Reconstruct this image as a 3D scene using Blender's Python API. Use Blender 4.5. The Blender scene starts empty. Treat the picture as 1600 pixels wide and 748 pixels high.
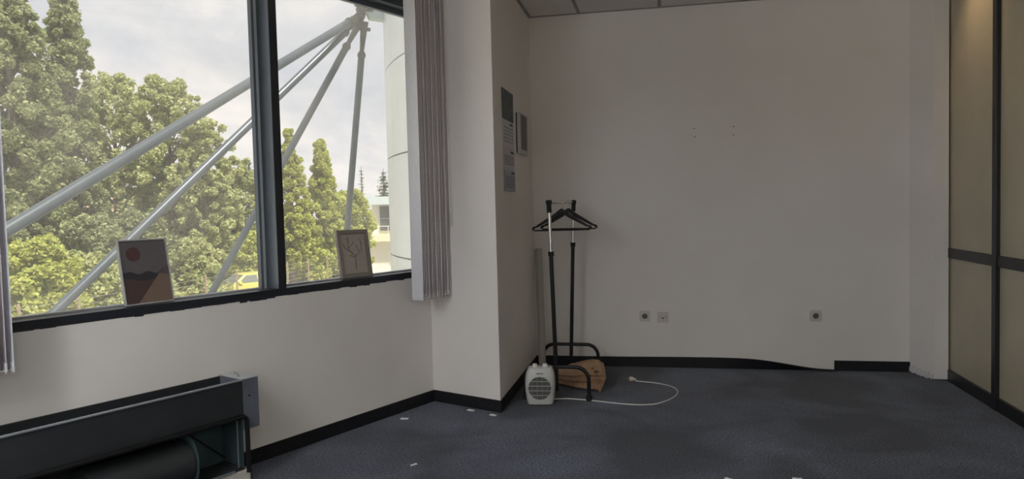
import bpy, bmesh, math, random
import numpy as np
from mathutils import Vector, Matrix

random.seed(7)
rng = np.random.default_rng(7)
scene = bpy.context.scene
C = scene.collection
PI = math.pi

# ------------------------------------------------------------------ camera
F_PX = 1137.3
CAM_H = 1.25
yaw, pitch, roll = 0.2010, 0.0451, -0.0249
cam_d = bpy.data.cameras.new('camera')
cam_d.sensor_fit = 'HORIZONTAL'
cam_d.sensor_width = 36.0
cam_d.lens = F_PX / 1600.0 * 36.0
cam_d.clip_start = 0.05
cam_d.clip_end = 800
cam = bpy.data.objects.new('camera', cam_d)
C.objects.link(cam)
fw = Vector((-math.sin(yaw)*math.cos(pitch), math.cos(yaw)*math.cos(pitch), -math.sin(pitch)))
rt = Vector((math.cos(yaw), math.sin(yaw), 0))
up = rt.cross(fw)
r2 = rt*math.cos(roll) + up*math.sin(roll)
u2 = -rt*math.sin(roll) + up*math.cos(roll)
cam.matrix_world = Matrix(((r2.x, u2.x, -fw.x, 0), (r2.y, u2.y, -fw.y, 0),
                           (r2.z, u2.z, -fw.z, CAM_H), (0, 0, 0, 1)))
scene.camera = cam

# ------------------------------------------------------------------ exposure
vs = scene.view_settings
vs.view_transform = 'Standard'
vs.look = 'None'
vs.gamma = 1.0
vs.use_curve_mapping = False
vs.exposure = 0.0
cy = scene.cycles
cy.max_bounces = 10
cy.diffuse_bounces = 6
cy.glossy_bounces = 4
cy.transparent_max_bounces = 24
cy.sample_clamp_indirect = 6.0
cy.caustics_reflective = False
cy.caustics_refractive = False

# ------------------------------------------------------------------ world
def new_world():
    w = bpy.data.worlds.new('overcast_sky')
    w.use_nodes = True
    nt = w.node_tree
    nt.nodes.clear()
    out = nt.nodes.new('ShaderNodeOutputWorld')
    bg = nt.nodes.new('ShaderNodeBackground')
    tc = nt.nodes.new('ShaderNodeTexCoord')
    mp = nt.nodes.new('ShaderNodeMapping')
    mp.inputs['Scale'].default_value = (1.0, 1.0, 2.6)
    n1 = nt.nodes.new('ShaderNodeTexNoise')
    n1.inputs['Scale'].default_value = 3.2
    n1.inputs['Detail'].default_value = 7
    n1.inputs['Roughness'].default_value = 0.55
    n1.inputs['Distortion'].default_value = 0.4
    cr = nt.nodes.new('ShaderNodeValToRGB')
    e = cr.color_ramp.elements
    e[0].position = 0.36; e[0].color = (0.55, 0.585, 0.64, 1)
    e[1].position = 0.62; e[1].color = (0.95, 0.90, 0.86, 1)
    m = cr.color_ramp.elements.new(0.50); m.color = (0.73, 0.73, 0.75, 1)
    nt.links.new(tc.outputs['Generated'], mp.inputs['Vector'])
    nt.links.new(mp.outputs['Vector'], n1.inputs['Vector'])
    nt.links.new(n1.outputs['Fac'], cr.inputs['Fac'])
    nt.links.new(cr.outputs['Color'], bg.inputs['Color'])
    bg.inputs['Strength'].default_value = 1.16
    nt.links.new(bg.outputs['Background'], out.inputs['Surface'])
    scene.world = w
new_world()

# ------------------------------------------------------------------ sun (hazy, from behind the building)
sun_d = bpy.data.lights.new('sun', 'SUN')
sun_d.energy = 7.0
sun_d.angle = math.radians(4)
sun_d.color = (1.0, 0.93, 0.80)
sun = bpy.data.objects.new('sun', sun_d)
C.objects.link(sun)
sun.rotation_euler = Vector((-0.45, 0.30, -0.95)).to_track_quat('-Z', 'Y').to_euler()
sun.location = (10, -10, 30)

# ================================================================== helpers
def mat(name, col, rough=0.6, metal=0.0, noise=None, bump=None, spec=0.5, alpha_mix=None):
    """noise=(scale, amount, detail): colour variation; bump=(scale, strength, dist)."""
    m = bpy.data.materials.new(name)
    m.use_nodes = True
    nt = m.node_tree
    b = nt.nodes['Principled BSDF']
    b.inputs['Base Color'].default_value = (*col, 1)
    b.inputs['Roughness'].default_value = rough
    b.inputs['Metallic'].default_value = metal
    b.inputs['Specular IOR Level'].default_value = spec
    tc = nt.nodes.new('ShaderNodeTexCoord')
    if noise:
        sc, am, de = noise
        n = nt.nodes.new('ShaderNodeTexNoise')
        n.inputs['Scale'].default_value = sc
        n.inputs['Detail'].default_value = de
        cr = nt.nodes.new('ShaderNodeValToRGB')
        cr.color_ramp.elements[0].position = 0.3
        cr.color_ramp.elements[1].position = 0.7
        cr.color_ramp.elements[0].color = (*[c*(1-am) for c in col], 1)
        cr.color_ramp.elements[1].color = (*[min(1, c*(1+am)) for c in col], 1)
        nt.links.new(tc.outputs['Object'], n.inputs['Vector'])
        nt.links.new(n.outputs['Fac'], cr.inputs['Fac'])
        nt.links.new(cr.outputs['Color'], b.inputs['Base Color'])
    if bump:
        sc, st, di = bump
        n = nt.nodes.new('ShaderNodeTexNoise')
        n.inputs['Scale'].default_value = sc
        n.inputs['Detail'].default_value = 4
        bp = nt.nodes.new('ShaderNodeBump')
        bp.inputs['Strength'].default_value = st
        bp.inputs['Distance'].default_value = di
        nt.links.new(tc.outputs['Object'], n.inputs['Vector'])
        nt.links.new(n.outputs['Fac'], bp.inputs['Height'])
        nt.links.new(bp.outputs['Normal'], b.inputs['Normal'])
    return m

def emit_mat(name, col, strength):
    m = bpy.data.materials.new(name)
    m.use_nodes = True
    nt = m.node_tree
    b = nt.nodes['Principled BSDF']
    b.inputs['Base Color'].default_value = (*col, 1)
    b.inputs['Emission Color'].default_value = (*col, 1)
    b.inputs['Emission Strength'].default_value = strength
    return m

def glass_mat():
    m = bpy.data.materials.new('dusty_window_glass')
    m.use_nodes = True
    nt = m.node_tree
    nt.nodes.clear()
    out = nt.nodes.new('ShaderNodeOutputMaterial')
    tr = nt.nodes.new('ShaderNodeBsdfTransparent')
    tr.inputs['Color'].default_value = (0.985, 0.985, 0.985, 1)
    gl = nt.nodes.new('ShaderNodeBsdfGlossy')
    gl.inputs['Roughness'].default_value = 0.02
    lw = nt.nodes.new('ShaderNodeLayerWeight')
    pw = nt.nodes.new('ShaderNodeMath'); pw.operation = 'POWER'; pw.inputs[1].default_value = 5.0
    ml = nt.nodes.new('ShaderNodeMath'); ml.operation = 'MULTIPLY_ADD'; ml.inputs[1].default_value = 0.9; ml.inputs[2].default_value = 0.03
    mx = nt.nodes.new('ShaderNodeMixShader')
    tl = nt.nodes.new('ShaderNodeBsdfTranslucent')
    tl.inputs['Color'].default_value = (0.95, 0.93, 0.88, 1)
    tc = nt.nodes.new('ShaderNodeTexCoord')
    no = nt.nodes.new('ShaderNodeTexNoise')
    no.inputs['Scale'].default_value = 2.2
    no.inputs['Detail'].default_value = 6
    mr = nt.nodes.new('ShaderNodeMapRange')
    mr.inputs['From Min'].default_value = 0.3
    mr.inputs['From Max'].default_value = 0.75
    mr.inputs['To Min'].default_value = 0.05
    mr.inputs['To Max'].default_value = 0.14
    mx2 = nt.nodes.new('ShaderNodeMixShader')
    L = nt.links.new
    L(tc.outputs['Object'], no.inputs['Vector'])
    L(no.outputs['Fac'], mr.inputs['Value'])
    L(lw.outputs['Facing'], pw.inputs[0]); L(pw.outputs[0], ml.inputs[0]); L(ml.outputs[0], mx.inputs['Fac'])
    L(tr.outputs['BSDF'], mx.inputs[1])
    L(gl.outputs['BSDF'], mx.inputs[2])
    L(mr.outputs['Result'], mx2.inputs['Fac'])
    L(mx.outputs['Shader'], mx2.inputs[1])
    L(tl.outputs['BSDF'], mx2.inputs[2])
    L(mx2.outputs['Shader'], out.inputs['Surface'])
    return m

def leaf_mat(name, c0, c1, trans=0.42):
    m = bpy.data.materials.new(name)
    m.use_nodes = True
    nt = m.node_tree
    nt.nodes.clear()
    out = nt.nodes.new('ShaderNodeOutputMaterial')
    geo = nt.nodes.new('ShaderNodeNewGeometry')
    cr = nt.nodes.new('ShaderNodeValToRGB')
    cr.color_ramp.elements[0].color = (*c0, 1)
    cr.color_ramp.elements[1].color = (*c1, 1)
    d = nt.nodes.new('ShaderNodeBsdfDiffuse')
    t = nt.nodes.new('ShaderNodeBsdfTranslucent')
    mx = nt.nodes.new('ShaderNodeMixShader')
    mx.inputs['Fac'].default_value = trans
    L = nt.links.new
    L(geo.outputs['Random Per Island'], cr.inputs['Fac'])
    L(cr.outputs['Color'], d.inputs['Color'])
    L(cr.outputs['Color'], t.inputs['Color'])
    L(d.outputs['BSDF'], mx.inputs[1])
    L(t.outputs['BSDF'], mx.inputs[2])
    L(mx.outputs['Shader'], out.inputs['Surface'])
    return m

class MB:
    """collects simple shapes into one mesh"""
    def __init__(s):
        s.v = []; s.f = []
    def add(s, vs_, fs_):
        o = len(s.v)
        s.v += [tuple(p) for p in vs_]
        s.f += [tuple(i+o for i in f) for f in fs_]
        return s
    def box(s, x0, x1, y0, y1, z0, z1):
        p = [(x0,y0,z0),(x1,y0,z0),(x1,y1,z0),(x0,y1,z0),(x0,y0,z1),(x1,y0,z1),(x1,y1,z1),(x0,y1,z1)]
        return s.add(p, [(3,2,1,0),(4,5,6,7),(0,1,5,4),(1,2,6,5),(2,3,7,6),(3,0,4,7)])
    def prism(s, poly, z0, z1):
        """poly: list of (x,y) counter-clockwise"""
        n = len(poly)
        p = [(x,y,z0) for x,y in poly] + [(x,y,z1) for x,y in poly]
        return s.add(p, [tuple(range(n-1,-1,-1)), tuple(range(n,2*n))] +
                     [(i,(i+1)%n,n+(i+1)%n,n+i) for i in range(n)])
    def plate(s, poly, y0, y1):
        """poly of (x,z), extruded along y"""
        n = len(poly)
        p = [(x,y0,z) for x,z in poly] + [(x,y1,z) for x,z in poly]
        return s.add(p, [tuple(range(n)), tuple(range(2*n-1,n-1,-1))] +
                     [(i,n+i,n+(i+1)%n,(i+1)%n) for i in range(n)])
    def tube(s, pts, r, n=10, caps=True, closed=False):
        pts = [Vector(p) for p in pts]
        m = len(pts)
        rs = r if isinstance(r, (list, tuple)) else [r]*m
        rings = []
        prev = None
        for i, p in enumerate(pts):
            if closed:
                t = (pts[(i+1) % m] - pts[i-1]).normalized()
            else:
                t = (pts[min(i+1, m-1)] - pts[max(i-1, 0)]).normalized()
            if prev is None:
                a = Vector((0,0,1)) if abs(t.z) < 0.9 else Vector((1,0,0))
                u = t.cross(a).normalized()
            else:
                u = (prev - t*prev.dot(t)).normalized()
            prev = u
            w = t.cross(u)
            rings.append([p + (u*math.cos(2*PI*k/n) + w*math.sin(2*PI*k/n))*rs[i] for k in range(n)])
        vv = [q for rg in rings for q in rg]
        ff = []
        for i in range(m if closed else m-1):
            j = (i+1) % m
            for k in range(n):
                ff.append((i*n+k, i*n+(k+1)%n, j*n+(k+1)%n, j*n+k))
        if caps and not closed:
            ff.append(tuple(range(n-1,-1,-1)))
            ff.append(tuple((m-1)*n+k for k in range(n)))
        return s.add(vv, ff)
    def lathe(s, prof, n=24, ax='z', center=(0,0,0)):
        """prof: list of (r, h)"""
        vv = []
        for r, h in prof:
            for k in range(n):
                a = 2*PI*k/n
                x, y = r*math.cos(a), r*math.sin(a)
                q = (x, y, h) if ax == 'z' else ((x, -h, y) if ax == 'y' else (h, x, y))
                vv.append((q[0]+center[0], q[1]+center[1], q[2]+center[2]))
        m = len(prof)
        ff = [(i*n+k, i*n+(k+1)%n, (i+1)*n+(k+1)%n, (i+1)*n+k) for i in range(m-1) for k in range(n)]
        ff.append(tuple(range(n-1,-1,-1)))
        ff.append(tuple((m-1)*n+k for k in range(n)))
        return s.add(vv, ff)
    def loft(s, rings, caps=True):
        n = len(rings[0]); m = len(rings)
        ff = [(i*n+k, i*n+(k+1)%n, (i+1)*n+(k+1)%n, (i+1)*n+k) for i in range(m-1) for k in range(n)]
        if caps:
            ff.append(tuple(range(n-1,-1,-1)))
            ff.append(tuple((m-1)*n+k for k in range(n)))
        return s.add([q for r in rings for q in r], ff)
    def build(s, name, material, parent=None, smooth=False, bevel=0, loc=None, rotz=None, seg=2):
        me = bpy.data.meshes.new(name)
        me.from_pydata([tuple(p) for p in s.v], [], s.f)
        me.materials.append(material)
        bm = bmesh.new(); bm.from_mesh(me)
        bmesh.ops.recalc_face_normals(bm, faces=bm.faces)
        bm.to_mesh(me); bm.free()
        o = bpy.data.objects.new(name, me)
        C.objects.link(o)
        if parent: o.parent = parent
        if loc is not None: o.location = loc
        if rotz is not None: o.rotation_euler = (0, 0, rotz)
        if smooth:
            for p in me.polygons: p.use_smooth = True
            md = o.modifiers.new('es', 'EDGE_SPLIT'); md.split_angle = math.radians(40)
        if bevel:
            b = o.modifiers.new('bevel', 'BEVEL'); b.width = bevel; b.segments = seg
            b.limit_method = 'ANGLE'; b.angle_limit = math.radians(40)
        return o

def tag(o, label, cat, group=None, kind=None):
    o['label'] = label; o['category'] = cat
    if group: o['group'] = group
    if kind: o['kind'] = kind
    return o

def struct(o, label, cat):
    return tag(o, label, cat, kind='structure')

def empty(name, loc=(0,0,0), rotz=0.0):
    o = bpy.data.objects.new(name, None)
    o.empty_display_size = 0.1
    C.objects.link(o)
    o.location = loc; o.rotation_euler = (0, 0, rotz)
    return o

def dup_mesh(o, parent=None, loc=None, rot=None):
    c = o.copy(); C.objects.link(c)
    if parent is not None: c.parent = parent
    if loc is not None: c.location = loc
    if rot is not None: c.rotation_euler = rot
    return c

# ================================================================== room numbers
D = 5.6127            # back wall
H = 2.706             # ceiling
XN = -0.968           # niche wall
XP = 1.8932           # partition
TH = 0.415            # window wall turned against the room
DW = 3.1466           # its distance from the camera foot
TC = 3.5227           # pillar corner along the window wall
YR = -3.2             # rear wall
PHI = PI/2 - TH
dv = Vector((math.sin(TH), math.cos(TH), 0))
nv = Vector((-math.cos(TH), math.sin(TH), 0))
def W(t, off=0.0, z=0.0):
    return dv*t + nv*(DW+off) + Vector((0, 0, z))
CC = W(TC)                                  # inner corner window wall / pillar
s_ = (XN - CC.x)/(-nv.x)
EE = CC - nv*s_                              # pillar edge
T_REAR = (YR - nv.y*DW)/dv.y                 # window wall meets the rear wall

# ------------------------------------------------------------------ materials
def wall_material():
    m = bpy.data.materials.new('painted_plaster')
    m.use_nodes = True
    nt = m.node_tree
    b = nt.nodes['Principled BSDF']
    b.inputs['Roughness'].default_value = 0.75
    b.inputs['Specular IOR Level'].default_value = 0.25
    tc = nt.nodes.new('ShaderNodeTexCoord')
    n = nt.nodes.new('ShaderNodeTexNoise'); n.inputs['Scale'].default_value = 1.3; n.inputs['Detail'].default_value = 5
    cr = nt.nodes.new('ShaderNodeValToRGB')
    cr.color_ramp.elements[0].position = 0.32; cr.color_ramp.elements[0].color = (0.79, 0.745, 0.715, 1)
    cr.color_ramp.elements[1].position = 0.62; cr.color_ramp.elements[1].color = (0.84, 0.805, 0.78, 1)
    n2 = nt.nodes.new('ShaderNodeTexNoise'); n2.inputs['Scale'].default_value = 260; n2.inputs['Detail'].default_value = 2
    bp = nt.nodes.new('ShaderNodeBump'); bp.inputs['Strength'].default_value = 0.12; bp.inputs['Distance'].default_value = 0.002
    L = nt.links.new
    L(tc.outputs['Object'], n.inputs['Vector']); L(n.outputs['Fac'], cr.inputs['Fac']); L(cr.outputs['Color'], b.inputs['Base Color'])
    L(tc.outputs['Object'], n2.inputs['Vector']); L(n2.outputs['Fac'], bp.inputs['Height']); L(bp.outputs['Normal'], b.inputs['Normal'])
    return m

def carpet_material():
    m = bpy.data.materials.new('blue_grey_carpet')
    m.use_nodes = True
    nt = m.node_tree
    b = nt.nodes['Principled BSDF']
    b.inputs['Roughness'].default_value = 0.95
    b.inputs['Specular IOR Level'].default_value = 0.1
    b.inputs['Sheen Weight'].default_value = 0.15
    L = nt.links.new
    tc = nt.nodes.new('ShaderNodeTexCoord')
    big = nt.nodes.new('ShaderNodeTexNoise'); big.inputs['Scale'].default_value = 1.5; big.inputs['Detail'].default_value = 6; big.inputs['Distortion'].default_value = 0.6
    fine = nt.nodes.new('ShaderNodeTexNoise'); fine.inputs['Scale'].default_value = 95; fine.inputs['Detail'].default_value = 3
    cr = nt.nodes.new('ShaderNodeValToRGB')
    cr.color_ramp.elements[0].position = 0.38; cr.color_ramp.elements[0].color = (0.029, 0.034, 0.050, 1)
    cr.color_ramp.elements[1].position = 0.68; cr.color_ramp.elements[1].color = (0.092, 0.104, 0.147, 1)
    c2 = nt.nodes.new('ShaderNodeValToRGB')
    c2.color_ramp.elements[0].position = 0.35; c2.color_ramp.elements[0].color = (0.35, 0.35, 0.37, 1)
    c2.color_ramp.elements[1].position = 0.68; c2.color_ramp.elements[1].color = (1.75, 1.75, 1.75, 1)
    mx = nt.nodes.new('ShaderNodeMix'); mx.data_type = 'RGBA'; mx.blend_type = 'MULTIPLY'; mx.inputs['Factor'].default_value = 1
    bp = nt.nodes.new('ShaderNodeBump'); bp.inputs['Strength'].default_value = 0.6; bp.inputs['Distance'].default_value = 0.004
    L(tc.outputs['Object'], big.inputs['Vector']); L(tc.outputs['Object'], fine.inputs['Vector'])
    L(big.outputs['Fac'], cr.inputs['Fac']); L(fine.outputs['Fac'], c2.inputs['Fac'])
    L(cr.outputs['Color'], mx.inputs['A']); L(c2.outputs['Color'], mx.inputs['B'])
    L(mx.outputs['Result'], b.inputs['Base Color'])
    L(fine.outputs['Fac'], bp.inputs['Height']); L(bp.outputs['Normal'], b.inputs['Normal'])
    return m

M = {}
M['wall'] = wall_material()
M['carpet'] = carpet_material()
M['base'] = mat('black_skirting', (0.009, 0.0095, 0.012), 0.6, noise=(30, 0.3, 3), spec=0.3)
M['frame'] = mat('anthracite_window_metal', (0.014, 0.017, 0.024), 0.38, noise=(12, 0.15, 3))
M['mullside'] = mat('grey_mullion_metal', (0.12, 0.14, 0.165), 0.30, 0.35)
M['bead'] = mat('grey_glazing_bead', (0.10, 0.12, 0.14), 0.4)
M['beadlight'] = mat('aluminium_glazing_strip', (0.55, 0.57, 0.60), 0.35, 0.4)
M['glass'] = glass_mat()
M['tile'] = mat('mineral_ceiling_tile', (0.78, 0.76, 0.73), 0.9, bump=(90, 0.3, 0.002), noise=(60, 0.06, 4))
M['grid'] = mat('ceiling_grid_metal', (0.30, 0.28, 0.27), 0.6)
M['panel'] = mat('beige_partition_panel', (0.46, 0.41, 0.30), 0.35, noise=(5, 0.05, 3))
M['black'] = mat('black_partition_profile', (0.010, 0.010, 0.011), 0.4)
M['slat'] = mat('lilac_grey_blind_fabric', (0.60, 0.555, 0.57), 0.85, noise=(120, 0.1, 3))
M['slatlit'] = mat('window_lit_blind_fabric', (0.66, 0.66, 0.70), 0.85, noise=(120, 0.06, 3))  # first vane paler: window light on it put into the colour
M['whiteplastic'] = mat('white_plastic', (0.70, 0.69, 0.66), 0.4)
M['greyplastic'] = mat('light_grey_plastic', (0.52, 0.52, 0.50), 0.45)
M['dark'] = mat('dark_cavity', (0.012, 0.012, 0.013), 0.7)
M['blackmetal'] = mat('black_powder_coat', (0.007, 0.007, 0.008), 0.4, spec=0.35)
M['chrome'] = mat('chrome', (0.75, 0.75, 0.74), 0.18, 1.0)
M['hanger'] = mat('black_hanger_plastic', (0.006, 0.006, 0.007), 0.5, spec=0.3)
M['paper'] = mat('brown_kraft_paper', (0.33, 0.205, 0.125), 0.8, noise=(14, 0.12, 4), bump=(35, 0.35, 0.006))
M['tube'] = mat('grey_paper_roll', (0.42, 0.40, 0.375), 0.6, noise=(20, 0.05, 3))
M['coil'] = mat('dark_galvanised_sheet', (0.028, 0.031, 0.034), 0.5, 0.3, noise=(9, 0.15, 4))
M['coillip'] = mat('bare_metal_edge', (0.42, 0.45, 0.50), 0.35, 0.7)
M['coilbox'] = mat('galvanised_end_box', (0.15, 0.165, 0.21), 0.5, 0.4, noise=(16, 0.12, 3))
M['coilteal'] = mat('blue_green_coated_sheet', (0.055, 0.085, 0.092), 0.45, 0.3, noise=(8, 0.2, 3))
M['foam'] = mat('off_white_foam_block', (0.62, 0.59, 0.52), 0.9, noise=(40, 0.1, 3))
M['rubber'] = mat('black_rubber', (0.012, 0.012, 0.012), 0.8)

# ================================================================== structure
# floor
poly = [(XN-0.35, D+0.2), (XP+0.25, D+0.2), (XP+0.25, YR-0.2), (W(T_REAR).x-0.3, YR-0.2), (CC.x-0.25, CC.y+0.05), (CC.x-0.2, D+0.2)]
poly = [(XP+0.2, D+0.15), (CC.x-0.05, D+0.15), (CC.x-0.05, CC.y), (W(T_REAR, 0.05).x, YR-0.1), (XP+0.2, YR-0.1)]
o = MB().prism(poly, -0.15, 0.0).build('floor', M['carpet'])
struct(o, 'worn dark blue-grey carpet floor of the office', 'floor')

# ceiling: slab, tiles, grid bars
o_ceil = MB().prism([(XP+0.2, D+0.15), (CC.x-0.1, D+0.15), (CC.x-0.2, CC.y), (W(T_REAR, 0.2).x, YR-0.1), (XP+0.2, YR-0.1)], H+0.02, H+0.25).build('ceiling', M['grid'])
struct(o_ceil, 'suspended grey tile ceiling above the back wall', 'ceiling')
xb = [XN, -0.58, 0.02, 0.62, 1.22, 1.82]
xs_tiles = [(xb[i], xb[i+1]) for i in range(5)] + [(1.82, XP)]
yb = [D - 0.6*i for i in range(0, 15)]
def wx(y):      # window wall x at y (room side)
    t = (y - nv.y*DW)/dv.y
    return dv.x*t + nv.x*DW
tile_cache = {}
def tile(x0, x1, y0, y1):
    w, h = round(x1-x0-0.024, 4), round(y1-y0-0.024, 4)
    key = (w, h)
    if key not in tile_cache:
        o = MB().box(-w/2, w/2, -h/2, h/2, 0, 0.02).build('ceiling_tile', M['tile'], o_ceil)
        tile_cache[key] = o
    else:
        o = dup_mesh(tile_cache[key], o_ceil)
    o.location = ((x0+x1)/2, (y0+y1)/2, H-0.001)
allx = [(-0.58-0.6*(k+1), -0.58-0.6*k) for k in range(6, 0, -1)] + [(-1.18, -0.58)] + xs_tiles[1:]
seen_cells = []
for j in range(len(yb)-1):
    y1, y0 = yb[j], yb[j+1]
    if y0 < YR: break
    for (x0, x1) in allx:
        a, b_ = x0, x1
        if y0 > EE.y:                     # beside the pillar
            if x1 <= XN + 0.02: continue
            a = max(x0, XN)
        else:
            lim = wx(y0) + 0.02
            if y1 > CC.y - 0.15: lim = max(lim, XN if y1 > EE.y else EE.x+(-0.45))
            lim = max(lim, wx(y1)+0.02)
            if x1 < lim + 0.05: continue
            a = max(x0, lim)
        tile(a, b_, y0, y1)
        if b_-a > 0.59: seen_cells.append((a, b_, y0, y1))
# grid bars in view of the corner and through the room
for x in (-0.58, 0.02, 0.62, 1.22, 1.82):
    MB().box(x-0.012, x+0.012, YR, D, H-0.004, H+0.02).build('grid_bar', M['grid'], o_ceil)
for y in yb[1:]:
    if y < YR: break
    xa = XN if y > EE.y else wx(y)+0.02
    MB().box(xa, XP, y-0.012, y+0.012, H-0.0035, H+0.02).build('grid_bar', M['grid'], o_ceil)
MB().box(XN, XP, D-0.022, D, H-0.006, H+0.02).build('edge_angle', M['grid'], o_ceil)
MB().box(XN, XN+0.022, EE.y, D, H-0.006, H+0.02).build('edge_angle', M['grid'], o_ceil)

# back wall with drill holes
o_back = MB().box(XN-0.1, XP+0.2, D, D+0.15, -0.1, H+0.05).build('wall_back', M['wall'])
struct(o_back, 'off-white plaster back wall with sockets and drill holes', 'wall')
for x, z in ((0.262, 1.797), (0.264, 1.736), (0.542, 1.799), (0.541, 1.738)):
    MB().lathe([(0.0042, 0), (0.0042, 0.0008), (0.003, 0.001)], 10, 'y', (x, D, z)).build('drill_hole', M['dark'], o_back)

# pillar block between window wall and back wall
pillar = [(CC.x, CC.y), (EE.x, EE.y), (XN, D+0.1)]
q = W(TC+0.5, 0.14); q0 = W(TC, 0.14)
pillar += [(q.x-0.2, D+0.1), (q0.x, q0.y)]
o = MB().prism(pillar, -0.1, H+0.1).build('wall_pillar', M['wall'])
struct(o, 'white wall pillar jutting out between window and coat corner', 'wall')

# window wall: parapet, header
SILL, GLZ, HEAD = 0.819, 0.857, 2.50
o_wl = MB().box(T_REAR-0.1, TC+0.02, DW, DW+0.14, -0.1, SILL).build('wall_left', M['wall'], rotz=PHI)
struct(o_wl, 'white parapet wall under the wide window', 'wall')
MB().box(T_REAR-0.1, TC+0.02, DW, DW+0.14, HEAD+0.09, H+0.1).build('header', M['wall'], o_wl)

# windows: bays between mullions along the window wall
bays = [(2.402, TC-0.002), (1.127, 2.356), (-0.148, 1.081), (-1.423, -0.194), (-2.698, -1.469), (-3.973, -2.744)]
descr = ['right-hand window pane beside the gathered blind and pillar', 'wide left-hand window pane with the sunset print on its sill',
         'window pane further along toward the camera', 'fourth window pane along the window wall',
         'fifth window pane along the window wall', 'last window pane near the rear wall']
GP = 0.115     # glass plane behind the room face
for k, (t0, t1) in enumerate(bays):
    w = empty(f'window_{k+1}', W((t0+t1)/2, 0, SILL), PHI)
    struct(w, descr[k], 'window')
    hw = (t1-t0)/2
    m0 = hw + 0.046 if k > 0 else hw
    MB().box(-hw-(0.046 if k else 0.023)*0, hw, 0.0, 0.14, 0.002, GLZ-SILL).build('sill_rail', M['frame'], w, bevel=0.002)
    MB().box(-hw, hw, 0.02, 0.14, HEAD-SILL, HEAD+0.092-SILL).build('head_rail', M['mullside'], w, bevel=0.002)
    # glazing beads: left, right, top, bottom
    zb, zt = GLZ-SILL, HEAD-SILL
    b0 = GP-0.028
    MB().box(hw-0.041, hw-0.026, b0, GP, zb, zt).build('glazing_bead', M['bead'], w)
    MB().box(hw-0.026, hw-0.013, b0-0.004, GP, zb, zt).build('glazing_strip', M['beadlight'], w)
    MB().box(hw-0.013, hw, b0, GP, zb, zt).build('glazing_bead', M['bead'], w)
    MB().box(-hw, -hw+0.041, b0, GP, zb, zt).build('glazing_bead', M['bead'], w)
    MB().box(-hw+0.041, hw-0.041, b0, GP, zb, zb+0.008).build('glazing_strip', M['beadlight'], w)
    MB().box(-hw+0.041, hw-0.041, b0, GP, zt-0.03, zt).build('glazing_bead', M['bead'], w)
    MB().box(-hw+0.03, hw-0.03, GP, GP+0.006, zb+0.004, zt-0.004).build('pane', M['glass'], w)
# mullions
for k, t in enumerate((2.356, 1.081, -0.194, -1.469, -2.744, -4.019)):
    p0 = W(t+0.023, 0, SILL)
    o = empty(f'trim_{k+1}', p0, PHI)
    struct(o, ['dark window mullion between the two panes in view', 'dark window mullion at the left edge of the photo',
               'third window mullion', 'fourth window mullion', 'fifth window mullion', 'last window mullion'][k], 'mullion')
    MB().box(-0.023, 0.023, 0.003, 0.14, 0, HEAD+0.09-SILL).build('mullion_box', M['mullside'], o)
    MB().box(-0.0235, 0.0235, 0.0, 0.004, 0, HEAD+0.09-SILL).build('mullion_cover', M['frame'], o)
# window wall remainder toward the rear wall
MB().box(T_REAR-0.1, -4.019, DW, DW+0.14, SILL, HEAD+0.09).build('end_pier', M['wall'], o_wl)
# ragged paint line where the sill rail meets the parapet
pts = []
t = 1.13
vv, ff = [], []
while t < 3.5:
    dz = random.choice((0, 0, 0.002, 0.004, 0.006, 0.001, 0.009))
    dt = random.uniform(0.015, 0.09)
    i = len(vv)
    vv += [(t, DW-0.0012, SILL+0.004), (t+dt, DW-0.0012, SILL+0.004), (t+dt, DW-0.0012, SILL-dz), (t, DW-0.0012, SILL-dz*random.random()),
           (t, DW+0.001, SILL+0.004), (t+dt, DW+0.001, SILL+0.004), (t+dt, DW+0.001, SILL-dz), (t, DW+0.001, SILL-dz)]
    ff += [tuple(i+q for q in f) for f in ((0,1,2,3), (3,2,6,7), (0,4,5,1), (1,5,6,2), (0,3,7,4))]
    t += dt
MB().add(vv, ff).build('ragged_paint_edge', M['frame'], o_wl)

# rear wall behind the camera; its broad window is added to brighten the room
xr0 = W(T_REAR).x
o_wr = MB().box(xr0-0.3, XP+0.2, YR-0.15, YR, -0.1, 0.85).build('wall_rear', M['wall'])
struct(o_wr, 'white rear wall with an added broad window behind the camera', 'wall')
MB().box(xr0-0.3, XP+0.2, YR-0.15, YR, 2.5, H+0.1).build('header', M['wall'], o_wr)
MB().box(xr0-0.3, -4.2, YR-0.15, YR, 0.85, 2.5).build('pier', M['wall'], o_wr)
MB().box(1.5, XP+0.2, YR-0.15, YR, 0.85, 2.5).build('pier', M['wall'], o_wr)
wr = empty('window_7', (-1.35, YR-0.1, 0.85))
struct(wr, 'added broad fill-light window in the rear wall behind the camera', 'window')
for x in (-2.85, -1.43, 0.0, 1.43, 2.82):
    MB().box(x-0.03, x+0.03, -0.04, 0.05, 0, 1.65).build('mullion', M['frame'], wr)
for a, b_ in ((-2.82, -1.46), (-1.40, -0.03), (0.03, 1.40), (1.46, 2.79)):
    MB().box(a, b_, 0, 0.006, 0, 1.65).build('pane', M['glass'], wr)

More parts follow.
